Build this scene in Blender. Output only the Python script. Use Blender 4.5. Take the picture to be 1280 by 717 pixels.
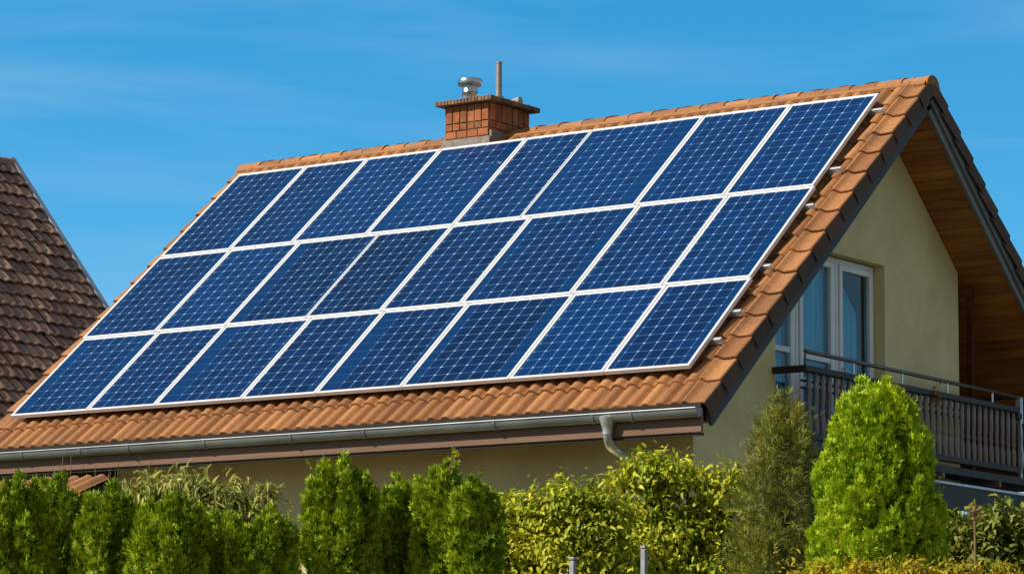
import bpy, math, random
import numpy as np
from mathutils import Vector, Matrix

for o in list(bpy.data.objects):
    bpy.data.objects.remove(o)
S = bpy.context.scene
COL = S.collection
rad = math.radians
ZA = 8.6                         # height of the ridge end above the ground (x = 0, y = 0)

# ------------------------------------------------------------------ camera
CAM = np.array([15.199, -28.879, ZA - 6.898])
YAW, PIT, ROLL, FPX = 0.61687, 0.14361, 0.0068, 4015.97
fwd = np.array([-math.sin(YAW)*math.cos(PIT), math.cos(YAW)*math.cos(PIT), math.sin(PIT)])
r0 = np.cross(fwd, [0, 0, 1.0]); r0 /= np.linalg.norm(r0)
u0 = np.cross(r0, fwd)
rgt = r0*math.cos(ROLL) + u0*math.sin(ROLL)
upv = -r0*math.sin(ROLL) + u0*math.cos(ROLL)
cam_d = bpy.data.cameras.new('camera'); cam = bpy.data.objects.new('camera', cam_d)
COL.objects.link(cam)
M4 = Matrix([[rgt[i], upv[i], -fwd[i], CAM[i]] for i in range(3)] + [[0, 0, 0, 1]])
cam.matrix_world = M4
cam_d.sensor_width = 36.0; cam_d.lens = FPX*36/1280; cam_d.clip_start = .5; cam_d.clip_end = 6000
cam_d.dof.use_dof = False
S.camera = cam

# ------------------------------------------------------------------ sun and sky
SUN = np.array([-0.55, -0.74, 0.77]); SUN /= np.linalg.norm(SUN)     # towards the sun
sun_d = bpy.data.lights.new('sun', 'SUN'); sun_d.energy = 5.0; sun_d.angle = rad(.53); sun_d.color = (1.0, .915, .785)
sun = bpy.data.objects.new('sun', sun_d); COL.objects.link(sun)
sun.location = (-20, -30, 40)
sun.rotation_euler = Vector(SUN).to_track_quat('Z', 'Y').to_euler()

W = bpy.data.worlds.new('World'); S.world = W; W.use_nodes = True
nt = W.node_tree; N = nt.nodes; Lk = nt.links
bg = N['Background']; bg.inputs['Strength'].default_value = .132
sky = N.new('ShaderNodeTexSky'); sky.sky_type = 'NISHITA'; sky.sun_disc = False
sky.sun_elevation = math.asin(SUN[2]); sky.sun_rotation = math.atan2(SUN[0], SUN[1])
sky.altitude = 300; sky.air_density = 1.6; sky.dust_density = .1; sky.ozone_density = 6.0
tc = N.new('ShaderNodeTexCoord')
# the air of a clear dry day: the horizon glow lies low, the blue starts early
mp = N.new('ShaderNodeMapping'); mp.inputs['Location'].default_value = (0, 0, .04); mp.inputs['Scale'].default_value = (1, 1, 1.95)
Lk.new(tc.outputs['Generated'], mp.inputs['Vector'])
nz = N.new('ShaderNodeVectorMath'); nz.operation = 'NORMALIZE'
Lk.new(mp.outputs['Vector'], nz.inputs[0]); Lk.new(nz.outputs[0], sky.inputs['Vector'])
hs = N.new('ShaderNodeHueSaturation'); hs.inputs['Saturation'].default_value = 1.35; hs.inputs['Value'].default_value = 1.15; hs.inputs['Hue'].default_value = .487
Lk.new(sky.outputs['Color'], hs.inputs['Color'])
# thin cirrus, anchored to compass direction
cm = N.new('ShaderNodeMapping'); cm.inputs['Rotation'].default_value = (0, 0, -YAW - .12); cm.vector_type = 'POINT'
Lk.new(tc.outputs['Generated'], cm.inputs['Vector'])
cs = N.new('ShaderNodeMapping'); cs.inputs['Scale'].default_value = (5, 5, 34); cs.inputs['Rotation'].default_value = (0, rad(7), 0)
Lk.new(cm.outputs['Vector'], cs.inputs['Vector'])
cn = N.new('ShaderNodeTexNoise'); cn.inputs['Scale'].default_value = 1.0; cn.inputs['Detail'].default_value = 4; cn.inputs['Distortion'].default_value = .4
Lk.new(cs.outputs['Vector'], cn.inputs['Vector'])
cr = N.new('ShaderNodeMapRange'); cr.inputs['From Min'].default_value = .47; cr.inputs['From Max'].default_value = .78; cr.inputs['To Max'].default_value = .34
Lk.new(cn.outputs['Fac'], cr.inputs['Value'])
mixc = N.new('ShaderNodeMixRGB'); mixc.inputs['Color2'].default_value = (2.6, 4.0, 5.6, 1)
Lk.new(cr.outputs['Result'], mixc.inputs['Fac']); Lk.new(hs.outputs['Color'], mixc.inputs['Color1'])
# a pale veil added to the unseen sky behind the camera for neutral fill
sx = N.new('ShaderNodeVectorMath'); sx.operation = 'DOT_PRODUCT'; sx.inputs[1].default_value = (.75*math.sin(YAW), -.75*math.cos(YAW), .66)
Lk.new(tc.outputs['Generated'], sx.inputs[0])
vr = N.new('ShaderNodeMapRange'); vr.interpolation_type = 'SMOOTHSTEP'; vr.inputs['From Min'].default_value = .15; vr.inputs['From Max'].default_value = .65; vr.inputs['To Max'].default_value = .80
Lk.new(sx.outputs['Value'], vr.inputs['Value'])
# pale warmth also added to the low sky outside the view, as fill
dn = N.new('ShaderNodeVectorMath'); dn.operation = 'DOT_PRODUCT'; dn.inputs[1].default_value = (-math.sin(YAW), math.cos(YAW), 0)
Lk.new(tc.outputs['Generated'], dn.inputs[0])
ar = N.new('ShaderNodeMapRange'); ar.interpolation_type = 'SMOOTHSTEP'; ar.inputs['From Min'].default_value = .90; ar.inputs['From Max'].default_value = .60; ar.inputs['To Max'].default_value = .42
Lk.new(dn.outputs['Value'], ar.inputs['Value'])
mxv = N.new('ShaderNodeMath'); mxv.operation = 'MAXIMUM'; Lk.new(vr.outputs['Result'], mxv.inputs[0]); Lk.new(ar.outputs['Result'], mxv.inputs[1])
veil = N.new('ShaderNodeMixRGB'); veil.inputs['Color2'].default_value = (2.35, 2.15, 1.95, 1)
Lk.new(mxv.outputs[0], veil.inputs['Fac']); Lk.new(mixc.outputs['Color'], veil.inputs['Color1'])
Lk.new(veil.outputs['Color'], bg.inputs['Color'])

S.view_settings.view_transform = 'Standard'; S.view_settings.look = 'None'
S.view_settings.exposure = 0.22; S.view_settings.gamma = 1.0
S.render.engine = 'CYCLES'
S.cycles.max_bounces = 7; S.cycles.transparent_max_bounces = 8

def at(px, py, D):
    """a point at depth D metres seen in direction (px, py)"""
    return CAM + (fwd + rgt*(px-640)/FPX - upv*(py-358.5)/FPX)*D

# ------------------------------------------------------------------ materials
def new_mat(name):
    m = bpy.data.materials.new(name); m.use_nodes = True
    n = m.node_tree.nodes; l = m.node_tree.links
    return m, n, l, n['Principled BSDF']

def mat(name, c1, c2=None, scale=8.0, rough=.7, metal=0.0, spec=.35, detail=6, bump=0.0, bscale=None, stretch=(1, 1, 1), island=0.0, lo=.35, hi=.65, coat=0.0):
    """two-tone procedural material; island = brightness variation from piece to piece"""
    m, n, l, b = new_mat(name)
    c2 = c2 or tuple(x*.7 for x in c1)
    t = n.new('ShaderNodeTexCoord'); mpn = n.new('ShaderNodeMapping'); mpn.inputs['Scale'].default_value = stretch
    l.new(t.outputs['Object'], mpn.inputs['Vector'])
    ns = n.new('ShaderNodeTexNoise'); ns.inputs['Scale'].default_value = scale; ns.inputs['Detail'].default_value = detail; ns.inputs['Roughness'].default_value = .62
    l.new(mpn.outputs['Vector'], ns.inputs['Vector'])
    cr = n.new('ShaderNodeValToRGB'); e = cr.color_ramp.elements
    e[0].position = lo; e[1].position = hi; e[0].color = (*c1, 1); e[1].color = (*c2, 1)
    l.new(ns.outputs['Fac'], cr.inputs['Fac']); out = cr.outputs['Color']
    if island:
        g = n.new('ShaderNodeNewGeometry'); mr = n.new('ShaderNodeMapRange')
        mr.inputs['To Min'].default_value = 1-island; mr.inputs['To Max'].default_value = 1+island
        l.new(g.outputs['Random Per Island'], mr.inputs['Value'])
        h = n.new('ShaderNodeHueSaturation'); l.new(out, h.inputs['Color']); l.new(mr.outputs['Result'], h.inputs['Value']); out = h.outputs['Color']
    l.new(out, b.inputs['Base Color'])
    b.inputs['Roughness'].default_value = rough; b.inputs['Metallic'].default_value = metal
    b.inputs['Specular IOR Level'].default_value = spec
    if coat: b.inputs['Coat Weight'].default_value = coat
    if bump:
        n2 = n.new('ShaderNodeTexNoise'); n2.inputs['Scale'].default_value = bscale or scale*4; n2.inputs['Detail'].default_value = 5
        l.new(mpn.outputs['Vector'], n2.inputs['Vector'])
        bp = n.new('ShaderNodeBump'); bp.inputs['Strength'].default_value = bump; bp.inputs['Distance'].default_value = .02
        l.new(n2.outputs['Fac'], bp.inputs['Height']); l.new(bp.outputs['Normal'], b.inputs['Normal'])
    return m

def leaf_mat(name, cols, trans=.35, rough=.5, spec=.4, scale=2.2, sheen_c=None):
    """leaves: every leaf its own shade between the given colours, some light passing through"""
    m, n, l, b = new_mat(name)
    g = n.new('ShaderNodeNewGeometry'); cr = n.new('ShaderNodeValToRGB')
    e = cr.color_ramp.elements
    while len(e) < len(cols): e.new(.5)
    for i, c in enumerate(cols):
        e[i].position = i/(len(cols)-1); e[i].color = (*c, 1)
    t = n.new('ShaderNodeTexCoord'); ns = n.new('ShaderNodeTexNoise'); ns.inputs['Scale'].default_value = scale; ns.inputs['Detail'].default_value = 3
    l.new(t.outputs['Object'], ns.inputs['Vector'])
    mx = n.new('ShaderNodeMath'); mx.operation = 'MULTIPLY_ADD'; mx.inputs[1].default_value = .62
    l.new(g.outputs['Random Per Island'], mx.inputs[0])
    mr = n.new('ShaderNodeMapRange'); mr.inputs['From Min'].default_value = .3; mr.inputs['From Max'].default_value = .7; mr.inputs['To Max'].default_value = .38
    l.new(ns.outputs['Fac'], mr.inputs['Value']); l.new(mr.outputs['Result'], mx.inputs[2])
    l.new(mx.outputs[0], cr.inputs['Fac'])
    l.new(cr.outputs['Color'], b.inputs['Base Color'])
    b.inputs['Roughness'].default_value = rough; b.inputs['Specular IOR Level'].default_value = spec
    tr = n.new('ShaderNodeBsdfTranslucent'); l.new(cr.outputs['Color'], tr.inputs['Color'])
    ms = n.new('ShaderNodeMixShader'); ms.inputs['Fac'].default_value = trans
    l.new(b.outputs[0], ms.inputs[1]); l.new(tr.outputs[0], ms.inputs[2])
    l.new(ms.outputs[0], n['Material Output'].inputs['Surface'])
    return m

def tile_mat(name, cols, dark, rough=.75, patch=.9, spec=.3):
    m, n, l, b = new_mat(name)
    g = n.new('ShaderNodeNewGeometry'); cr = n.new('ShaderNodeValToRGB'); e = cr.color_ramp.elements
    while len(e) < len(cols): e.new(.5)
    for i, c in enumerate(cols):
        e[i].position = i/(len(cols)-1); e[i].color = (*c, 1)
    l.new(g.outputs['Random Per Island'], cr.inputs['Fac'])
    t = n.new('ShaderNodeTexCoord')
    n1 = n.new('ShaderNodeTexNoise'); n1.inputs['Scale'].default_value = patch; n1.inputs['Detail'].default_value = 8; n1.inputs['Roughness'].default_value = .7
    n2 = n.new('ShaderNodeTexNoise'); n2.inputs['Scale'].default_value = 38; n2.inputs['Detail'].default_value = 6; n2.inputs['Roughness'].default_value = .7
    for q in (n1, n2): l.new(t.outputs['Object'], q.inputs['Vector'])
    r1 = n.new('ShaderNodeMapRange'); r1.inputs['From Min'].default_value = .48; r1.inputs['From Max'].default_value = .75; r1.inputs['To Max'].default_value = .75
    l.new(n1.outputs['Fac'], r1.inputs['Value'])
    mx = n.new('ShaderNodeMixRGB'); mx.inputs['Color2'].default_value = (*dark, 1)
    l.new(r1.outputs['Result'], mx.inputs['Fac']); l.new(cr.outputs['Color'], mx.inputs['Color1'])
    r2 = n.new('ShaderNodeMapRange'); r2.inputs['From Min'].default_value = .3; r2.inputs['From Max'].default_value = .7; r2.inputs['To Min'].default_value = .7; r2.inputs['To Max'].default_value = 1.22
    l.new(n2.outputs['Fac'], r2.inputs['Value'])
    h = n.new('ShaderNodeHueSaturation'); l.new(mx.outputs['Color'], h.inputs['Color']); l.new(r2.outputs['Result'], h.inputs['Value'])
    l.new(h.outputs['Color'], b.inputs['Base Color'])
    b.inputs['Roughness'].default_value = rough; b.inputs['Specular IOR Level'].default_value = spec
    bp = n.new('ShaderNodeBump'); bp.inputs['Strength'].default_value = .35; bp.inputs['Distance'].default_value = .008
    l.new(n2.outputs['Fac'], bp.inputs['Height']); l.new(bp.outputs['Normal'], b.inputs['Normal'])
    return m

MT = {}
MT['tile'] = tile_mat('terracotta_tile', [(.25, .104, .038), (.345, .150, .053), (.43, .200, .074)], (.17, .088, .045), patch=1.7)
MT['old_tile'] = tile_mat('weathered_tile', [(.13, .065, .045), (.30, .155, .095), (.48, .27, .17)], (.10, .065, .05), rough=.6, patch=.6, spec=.5)
MT['flap'] = tile_mat('verge_tile_painted_shade', [(.075, .045, .032), (.10, .055, .036), (.13, .068, .042)], (.05, .036, .03), patch=1.6)  # flap tiles darkened in colour to stand in for their shade
MT['plaster'] = mat('cream_plaster', (.78, .68, .38), (.65, .56, .30), 1.7, .9, spec=.15, bump=.25, bscale=120)
MT['white'] = mat('white_window_paint', (.80, .81, .82), (.72, .74, .76), 6, .4)
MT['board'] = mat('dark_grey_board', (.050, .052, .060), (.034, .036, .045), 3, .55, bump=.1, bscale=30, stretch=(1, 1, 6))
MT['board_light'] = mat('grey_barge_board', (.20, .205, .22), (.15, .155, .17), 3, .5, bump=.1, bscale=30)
MT['fascia'] = mat('brown_fascia', (.21, .115, .07), (.16, .088, .055), 2.5, .6, bump=.15, bscale=25, stretch=(.3, 1, 4))
MT['zinc'] = mat('zinc', (.32, .33, .32), (.22, .23, .23), 5, .5, metal=.8, stretch=(.4, 1, 1), bump=.06, bscale=12)
MT['pipe'] = mat('bright_zinc_pipe', (.72, .73, .74), (.56, .57, .59), 7, .36, metal=.75)
MT['steel'] = mat('stainless_steel', (.62, .63, .65), (.45, .47, .5), 9, .25, metal=1.0)
MT['galv'] = mat('galvanised_steel', (.55, .60, .68), (.4, .45, .53), 14, .45, metal=.6)
MT['rust'] = mat('weathered_pipe', (.36, .35, .34), (.27, .24, .22), 12, .5, metal=.5)
MT['bronze'] = mat('bronze_rail', (.16, .13, .11), (.10, .085, .075), 12, .38, metal=.75)
MT['wood_dark'] = mat('dark_stained_wood', (.030, .026, .026), (.018, .016, .017), 4, .55, bump=.2, bscale=40, stretch=(4, 1, 1))
MT['baluster'] = mat('weathered_baluster', (.21, .165, .15), (.09, .075, .075), 9, .5, bump=.2, bscale=40, island=.35, stretch=(3, 3, 1))
MT['soffit'] = mat('varnished_soffit', (.46, .17, .040), (.27, .09, .022), 3, .45, bump=.15, bscale=30, island=.22, stretch=(.5, 4, 4))
MT['logwood'] = mat('reddish_planks', (.12, .038, .016), (.06, .020, .010), 3, .5, bump=.15, bscale=30, island=.2, stretch=(.5, 4, 4))
MT['siding'] = mat('brown_siding', (.17, .135, .12), (.11, .088, .08), 3, .65, island=.2, bump=.2, bscale=20, stretch=(4, .5, 4))
MT['deck'] = mat('roof_underlay', (.035, .028, .025), (.025, .02, .02), 6, .9)
MT['mortar'] = mat('cement_mortar', (.42, .37, .31), (.30, .26, .22), 16, .95, bump=.5, bscale=60)
MT['soot_mortar'] = mat('sooty_mortar', (.13, .095, .075), (.07, .052, .045), 16, .95, bump=.5, bscale=60)
MT['brick'] = mat('orange_brick', (.44, .145, .042), (.26, .080, .030), 11, .8, island=.26, bump=.4, bscale=70)
MT['brick_dark'] = mat('weathered_cap_brick', (.30, .155, .085), (.12, .075, .055), 14, .85, island=.3, bump=.5, bscale=60)
MT['lead'] = mat('lead_flashing', (.27, .245, .21), (.17, .155, .135), 12, .65, metal=.2, bump=.3, bscale=30)
MT['alu'] = mat('aluminium_frame', (.72, .72, .72), (.64, .645, .66), 5, .38, metal=.12, spec=.5)
MT['rail'] = mat('rail_aluminium', (.72, .72, .72), (.6, .6, .61), 7, .35, metal=.55)
MT['curtain'] = mat('sky_tinted_curtain', (.13, .74, .97), (.10, .62, .90), 3, .85, stretch=(1, 6, .4))  # blue of the sky's reflection painted into the fabric colour
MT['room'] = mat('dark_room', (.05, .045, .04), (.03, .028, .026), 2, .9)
MT['bark'] = mat('bark', (.12, .075, .045), (.06, .04, .028), 14, .9, bump=.6, bscale=30, stretch=(1, 1, .3))
MT['twig'] = mat('dry_twig', (.28, .17, .10), (.17, .10, .06), 20, .85)
MT['post'] = mat('grey_post', (.36, .36, .38), (.25, .25, .27), 12, .6, metal=.3)
MT['soil'] = mat('garden_ground', (.055, .075, .022), (.10, .085, .045), .5, .95, bump=.5, bscale=6)
MT['verge_metal'] = mat('grey_verge_metal', (.42, .44, .47), (.33, .35, .38), 3, .45, metal=.35)
MT['thuja'] = leaf_mat('thuja_spray', [(.05, .085, .005), (.16, .26, .010), (.39, .49, .016), (.68, .68, .035)], .16, spec=.2)
MT['thuja_bright'] = leaf_mat('bright_thuja_spray', [(.09, .17, .006), (.25, .41, .012), (.50, .62, .020), (.76, .78, .04)], .16, spec=.2)
MT['juniper'] = leaf_mat('juniper_spray', [(.035, .055, .008), (.12, .145, .016), (.30, .30, .032), (.54, .45, .08)], .18)
MT['vine'] = leaf_mat('vine_leaf', [(.08, .13, .008), (.30, .36, .015), (.58, .58, .03), (.82, .70, .09)], .26, spec=.25)
MT['pale_leaf'] = leaf_mat('pale_drooping_leaf', [(.08, .12, .025), (.26, .29, .05), (.50, .48, .10), (.70, .60, .18)], .30)
MT['bush'] = leaf_mat('bush_leaf', [(.05, .09, .012), (.15, .20, .024), (.30, .31, .04), (.42, .25, .08)], .30, spec=.25)
MT['yellow'] = leaf_mat('yellow_leaf', [(.26, .27, .014), (.46, .40, .018), (.62, .46, .02), (.66, .50, .03)], .40)
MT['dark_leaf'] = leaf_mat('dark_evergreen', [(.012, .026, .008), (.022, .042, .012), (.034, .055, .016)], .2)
MT['dead'] = leaf_mat('dead_flower', [(.20, .08, .04), (.33, .15, .08), (.42, .22, .13)], .3)

def glass_mat():
    m, n, l, b = new_mat('window_glass')
    b.inputs['Base Color'].default_value = (.02, .03, .04, 1); b.inputs['Roughness'].default_value = .03
    tr = n.new('ShaderNodeBsdfTransparent'); tr.inputs['Color'].default_value = (.94, .97, 1.0, 1)
    gl = n.new('ShaderNodeBsdfGlossy'); gl.inputs['Roughness'].default_value = .02
    t = n.new('ShaderNodeTexCoord'); ns = n.new('ShaderNodeTexNoise'); ns.inputs['Scale'].default_value = 1.4
    l.new(t.outputs['Object'], ns.inputs['Vector'])
    bp = n.new('ShaderNodeBump'); bp.inputs['Strength'].default_value = .03; bp.inputs['Distance'].default_value = .02; l.new(ns.outputs['Fac'], bp.inputs['Height'])
    l.new(bp.outputs['Normal'], gl.inputs['Normal'])
    lw = n.new('ShaderNodeFresnel'); lw.inputs['IOR'].default_value = 1.55
    ad = n.new('ShaderNodeMath'); ad.operation = 'ADD'; ad.inputs[1].default_value = .02; l.new(lw.outputs[0], ad.inputs[0])
    ms = n.new('ShaderNodeMixShader'); l.new(ad.outputs[0], ms.inputs['Fac']); l.new(tr.outputs[0], ms.inputs[1]); l.new(gl.outputs[0], ms.inputs[2])
    l.new(ms.outputs[0], n['Material Output'].inputs['Surface'])
    return m
MT['glass'] = glass_mat()

def cell_mat():
    """monocrystalline cells under glass: UV counts cells, lines between cells, bright diamonds where corners meet, busbars"""
    m, n, l, b = new_mat('solar_cells')
    uv = n.new('ShaderNodeUVMap'); uv.uv_map = 'cells'
    sp = n.new('ShaderNodeSeparateXYZ'); l.new(uv.outputs[0], sp.inputs[0])
    def mth(op, a, c=None):
        q = n.new('ShaderNodeMath'); q.operation = op
        for i, v in enumerate((a, c)):
            if v is None: continue
            if isinstance(v, (int, float)): q.inputs[i].default_value = v
            else: l.new(v, q.inputs[i])
        return q.outputs[0]
    def edge(v):                      # distance to the nearest whole number, 0..0.5
        fr = mth('FRACT', v); return mth('MINIMUM', fr, mth('SUBTRACT', 1.0, fr))
    def step(v, a, c):                # 1 below a, 0 above c
        q = n.new('ShaderNodeMapRange'); q.inputs['From Min'].default_value = a; q.inputs['From Max'].default_value = c
        q.inputs['To Min'].default_value = 1; q.inputs['To Max'].default_value = 0; l.new(v, q.inputs['Value']); return q.outputs[0]
    ex, ey = edge(sp.outputs['X']), edge(sp.outputs['Y'])
    lx = mth('MULTIPLY', step(ex, .016, .034), .80); ly = mth('MULTIPLY', step(ey, .014, .032), .55)
    dia = step(mth('ADD', ex, ey), .075, .125)
    bus = mth('MULTIPLY', step(edge(mth('ADD', mth('MULTIPLY', sp.outputs['X'], 2.0), .5)), .012, .035), .07)
    fin = mth('MULTIPLY', step(edge(mth('MULTIPLY', sp.outputs['Y'], 1.0)), .4, .5), 0.0)
    line = mth('MAXIMUM', mth('MAXIMUM', lx, ly), bus)
    oi = n.new('ShaderNodeObjectInfo')
    t = n.new('ShaderNodeTexCoord')
    fl = n.new('ShaderNodeVectorMath'); fl.operation = 'FLOOR'; l.new(uv.outputs[0], fl.inputs[0])
    addv = n.new('ShaderNodeVectorMath'); addv.operation = 'ADD'; l.new(fl.outputs[0], addv.inputs[0])
    rv = n.new('ShaderNodeCombineXYZ'); l.new(mth('MULTIPLY', oi.outputs['Random'], 97.0), rv.inputs['Z']); l.new(rv.outputs[0], addv.inputs[1])
    wn = n.new('ShaderNodeTexWhiteNoise'); wn.noise_dimensions = '3D'; l.new(addv.outputs[0], wn.inputs['Vector'])
    ns = n.new('ShaderNodeTexNoise'); ns.inputs['Scale'].default_value = 2.4; ns.inputs['Detail'].default_value = 5; l.new(t.outputs['Object'], ns.inputs['Vector'])
    vo = n.new('ShaderNodeTexVoronoi'); vo.inputs['Scale'].default_value = 42; l.new(t.outputs['Object'], vo.inputs['Vector'])
    tot = mth('ADD', mth('ADD', mth('MULTIPLY', wn.outputs['Value'], .26), mth('MULTIPLY', ns.outputs['Fac'], .42)), mth('ADD', mth('MULTIPLY', vo.outputs['Distance'], .22), mth('MULTIPLY', oi.outputs['Random'], .55)))
    cr = n.new('ShaderNodeValToRGB'); e = cr.color_ramp.elements
    e[0].position = .15; e[1].position = 1.0; e[0].color = (.0002, .0035, .017, 1); e[1].color = (.0003, .0230, .105, 1)
    l.new(tot, cr.inputs['Fac'])
    at_ = n.new('ShaderNodeAttribute'); at_.attribute_type = 'GEOMETRY'; at_.attribute_name = 'margin'
    mg = n.new('ShaderNodeMixRGB'); mg.inputs['Color2'].default_value = (.0003, .028, .110, 1); l.new(mth('MULTIPLY', at_.outputs['Fac'], .75), mg.inputs['Fac']); l.new(cr.outputs['Color'], mg.inputs['Color1'])
    mx = n.new('ShaderNodeMixRGB'); mx.inputs['Color2'].default_value = (.11, .23, .40, 1)
    l.new(mth('MULTIPLY', line, mth('SUBTRACT', 1.0, mth('MULTIPLY', at_.outputs['Fac'], .55))), mx.inputs['Fac'])
    l.new(mg.outputs['Color'], mx.inputs['Color1'])
    md = n.new('ShaderNodeMixRGB'); md.inputs['Color2'].default_value = (.28, .45, .66, 1)
    l.new(mth('MULTIPLY', dia, mth('SUBTRACT', 1.0, mth('MULTIPLY', at_.outputs['Fac'], .9))), md.inputs['Fac']); l.new(mx.outputs['Color'], md.inputs['Color1'])
    l.new(md.outputs['Color'], b.inputs['Base Color'])
    b.inputs['Roughness'].default_value = .25; b.inputs['Specular IOR Level'].default_value = .06
    b.inputs['Coat Weight'].default_value = .16; b.inputs['Coat Roughness'].default_value = .05
    return m
MT['cells'] = cell_mat()

# ------------------------------------------------------------------ object helpers
LOC = {}
def tag(o, label=None, cat=None, group=None, kind=None):
    for k, v in (('label', label), ('category', cat), ('group', group), ('kind', kind)):
        if v: o[k] = v
    return o
def thing(name, loc, label, cat, group=None, rot=None):
    o = bpy.data.objects.new(name, None); o.empty_display_size = .3; COL.objects.link(o)
    o.location = loc
    if rot: o.rotation_euler = rot
    LOC[o.name] = np.array(loc, float) if not rot else np.zeros(3)
    return tag(o, label, cat, group)
def origin_of(o):
    return LOC.get(o.name, np.zeros(3)) if o else np.zeros(3)

class MB:
    def __init__(self): self.v = []; self.f = []; self.n = 0
    def add(self, V, F):
        V = np.asarray(V, float).reshape(-1, 3)
        self.v.append(V); self.f += [tuple(int(i)+self.n for i in q) for q in F]; self.n += len(V)
    def box(self, c, s, ax=None):
        c = np.asarray(c, float); h = np.asarray(s, float)/2
        ax = np.eye(3) if ax is None else np.asarray(ax, float)
        P = [c + ax[0]*h[0]*a + ax[1]*h[1]*b + ax[2]*h[2]*d for d in (-1, 1) for b in (-1, 1) for a in (-1, 1)]
        self.add(P, [(0, 2, 3, 1), (4, 5, 7, 6), (0, 1, 5, 4), (2, 6, 7, 3), (0, 4, 6, 2), (1, 3, 7, 5)])
    def span(self, lo, hi):
        lo = np.asarray(lo, float); hi = np.asarray(hi, float); self.box((lo+hi)/2, hi-lo)
    def prism(self, poly, ext):
        P = np.asarray(poly, float); k = len(P); e = np.asarray(ext, float)
        self.add(np.vstack([P, P+e]), [tuple(range(k))[::-1], tuple(range(k, 2*k))] + [(i, (i+1) % k, (i+1) % k+k, i+k) for i in range(k)])
    def tube(self, pts, r, seg=10, cap=True):
        P = np.asarray(pts, float); k = len(P)
        r = np.full(k, r) if np.isscalar(r) else np.asarray(r, float)
        T = np.gradient(P, axis=0); T /= np.linalg.norm(T, axis=1)[:, None]+1e-12
        ref = np.array([0, 0, 1.0]) if abs(T[0][2]) < .9 else np.array([1.0, 0, 0])
        V = []
        for i in range(k):
            a = np.cross(T[i], ref); a /= np.linalg.norm(a); b = np.cross(T[i], a); ref = np.cross(a, T[i])
            ang = np.arange(seg)*2*math.pi/seg
            V.append(P[i] + r[i]*(np.cos(ang)[:, None]*a + np.sin(ang)[:, None]*b))
        F = [(i*seg+j, i*seg+(j+1) % seg, (i+1)*seg+(j+1) % seg, (i+1)*seg+j) for i in range(k-1) for j in range(seg)]
        if cap: F += [tuple(range(seg))[::-1], tuple(range((k-1)*seg, k*seg))]
        self.add(np.vstack(V), F)
    def lathe(self, prof, c, seg=24, squash=(1, 1)):
        c = np.asarray(c, float); ang = np.arange(seg)*2*math.pi/seg; V = []
        for r, z in prof: V.append(np.stack([c[0]+r*squash[0]*np.cos(ang), c[1]+r*squash[1]*np.sin(ang), np.full(seg, c[2]+z)], 1))
        k = len(prof)
        F = [(i*seg+j, i*seg+(j+1) % seg, (i+1)*seg+(j+1) % seg, (i+1)*seg+j) for i in range(k-1) for j in range(seg)]
        F += [tuple(range(seg))[::-1], tuple(range((k-1)*seg, k*seg))]
        self.add(np.vstack(V), F)
    def build(self, name, m, parent=None, loc=None, smooth=False, bevel=0.0):
        me = bpy.data.meshes.new(name)
        base = np.array(loc, float) if loc is not None else np.zeros(3)
        root = parent
        while root is not None:
            if root.name in LOC: base = LOC[root.name]; break
            root = root.parent
        V = np.vstack(self.v) - base
        me.from_pydata([tuple(x) for x in V], [], self.f); me.update()
        if m: me.materials.append(m)
        o = bpy.data.objects.new(name, me); COL.objects.link(o)
        if parent: o.parent = parent
        elif loc is not None: o.location = loc
        if smooth:
            me.polygons.foreach_set('use_smooth', [True]*len(me.polygons))
            me.set_sharp_from_angle(angle=rad(40))
        if bevel:
            bv = o.modifiers.new('bevel', 'BEVEL'); bv.width = bevel; bv.segments = 2; bv.limit_method = 'ANGLE'
        return o

def z_(P): P = np.array(P, float); P[..., 2] += ZA; return P      # heights below are measured from the ridge end

# ------------------------------------------------------------------ ground
g = MB(); g.add([(-3000, -3000, 0), (3000, -3000, 0), (3000, 3000, 0), (-3000, 3000, 0)], [(0, 1, 2, 3)])
tag(g.build('ground', MT['soil']), 'green brown garden ground below the hedge', None, None, 'structure')

# ------------------------------------------------------------------ tiled slopes
TH = 0.706197; CT, ST = math.cos(TH), math.sin(TH)
XL, SE = -9.184, 5.811
def tiles(mb, O, X, D, Nn, x0, x1, S0, S1, courses, roll, per_tile, seed, amp=.044, lift=.034, samples=12, thick=.024, jit=.004):
    """pantiles laid from S0 (ridge) to S1 (eave): every tile its own curved piece overlapping the one below"""
    rng = random.Random(seed)
    O, X, D, Nn = (np.asarray(q, float) for q in (O, X, D, Nn))
    ln = (S1-S0)/courses; w = roll*per_tile; nt_ = max(1, round((x1-x0)/w)); w = (x1-x0)/nt_
    k = samples*per_tile+1
    xs = np.linspace(0, 1, k); prof = amp*(1-(.5+.5*np.cos(2*math.pi*xs*per_tile))**1.9)
    for c in range(courses):
        for t in range(nt_):
            ds = rng.uniform(-jit, jit); dn = rng.uniform(-jit, jit)*.7; tl = rng.uniform(-jit, jit)
            a, b = S0+c*ln-.03, S0+(c+1)*ln+.035+ds
            rows = [(a, -.002), ((a+b)/2, lift*.45), (b-.016, lift*.93), (b-.004, lift*.93-.004), (b, lift-thick*.6), (b-.002, lift-thick*1.5)]
            xx = x0+t*w+xs*w
            V = []
            for s, h in rows:
                hh = h+prof+dn+tl*(xs-.5)
                V.append(O + X*xx[:, None] + D*s + Nn*hh[:, None])
            R = len(rows)
            F = [(i*k+j, (i+1)*k+j, (i+1)*k+j+1, i*k+j+1) for i in range(R-1) for j in range(k-1)]
            mb.add(np.vstack(V), F)

XV = np.array([1.0, 0, 0]); DF = np.array([0, -CT, -ST]); NF = np.array([0, -ST, CT])
DB = np.array([0, CT, -ST]); NB = np.array([0, ST, CT]); APEX = np.array([0, 0, ZA])
OF = APEX - NF*.02; OB = APEX - NB*.02

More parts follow.
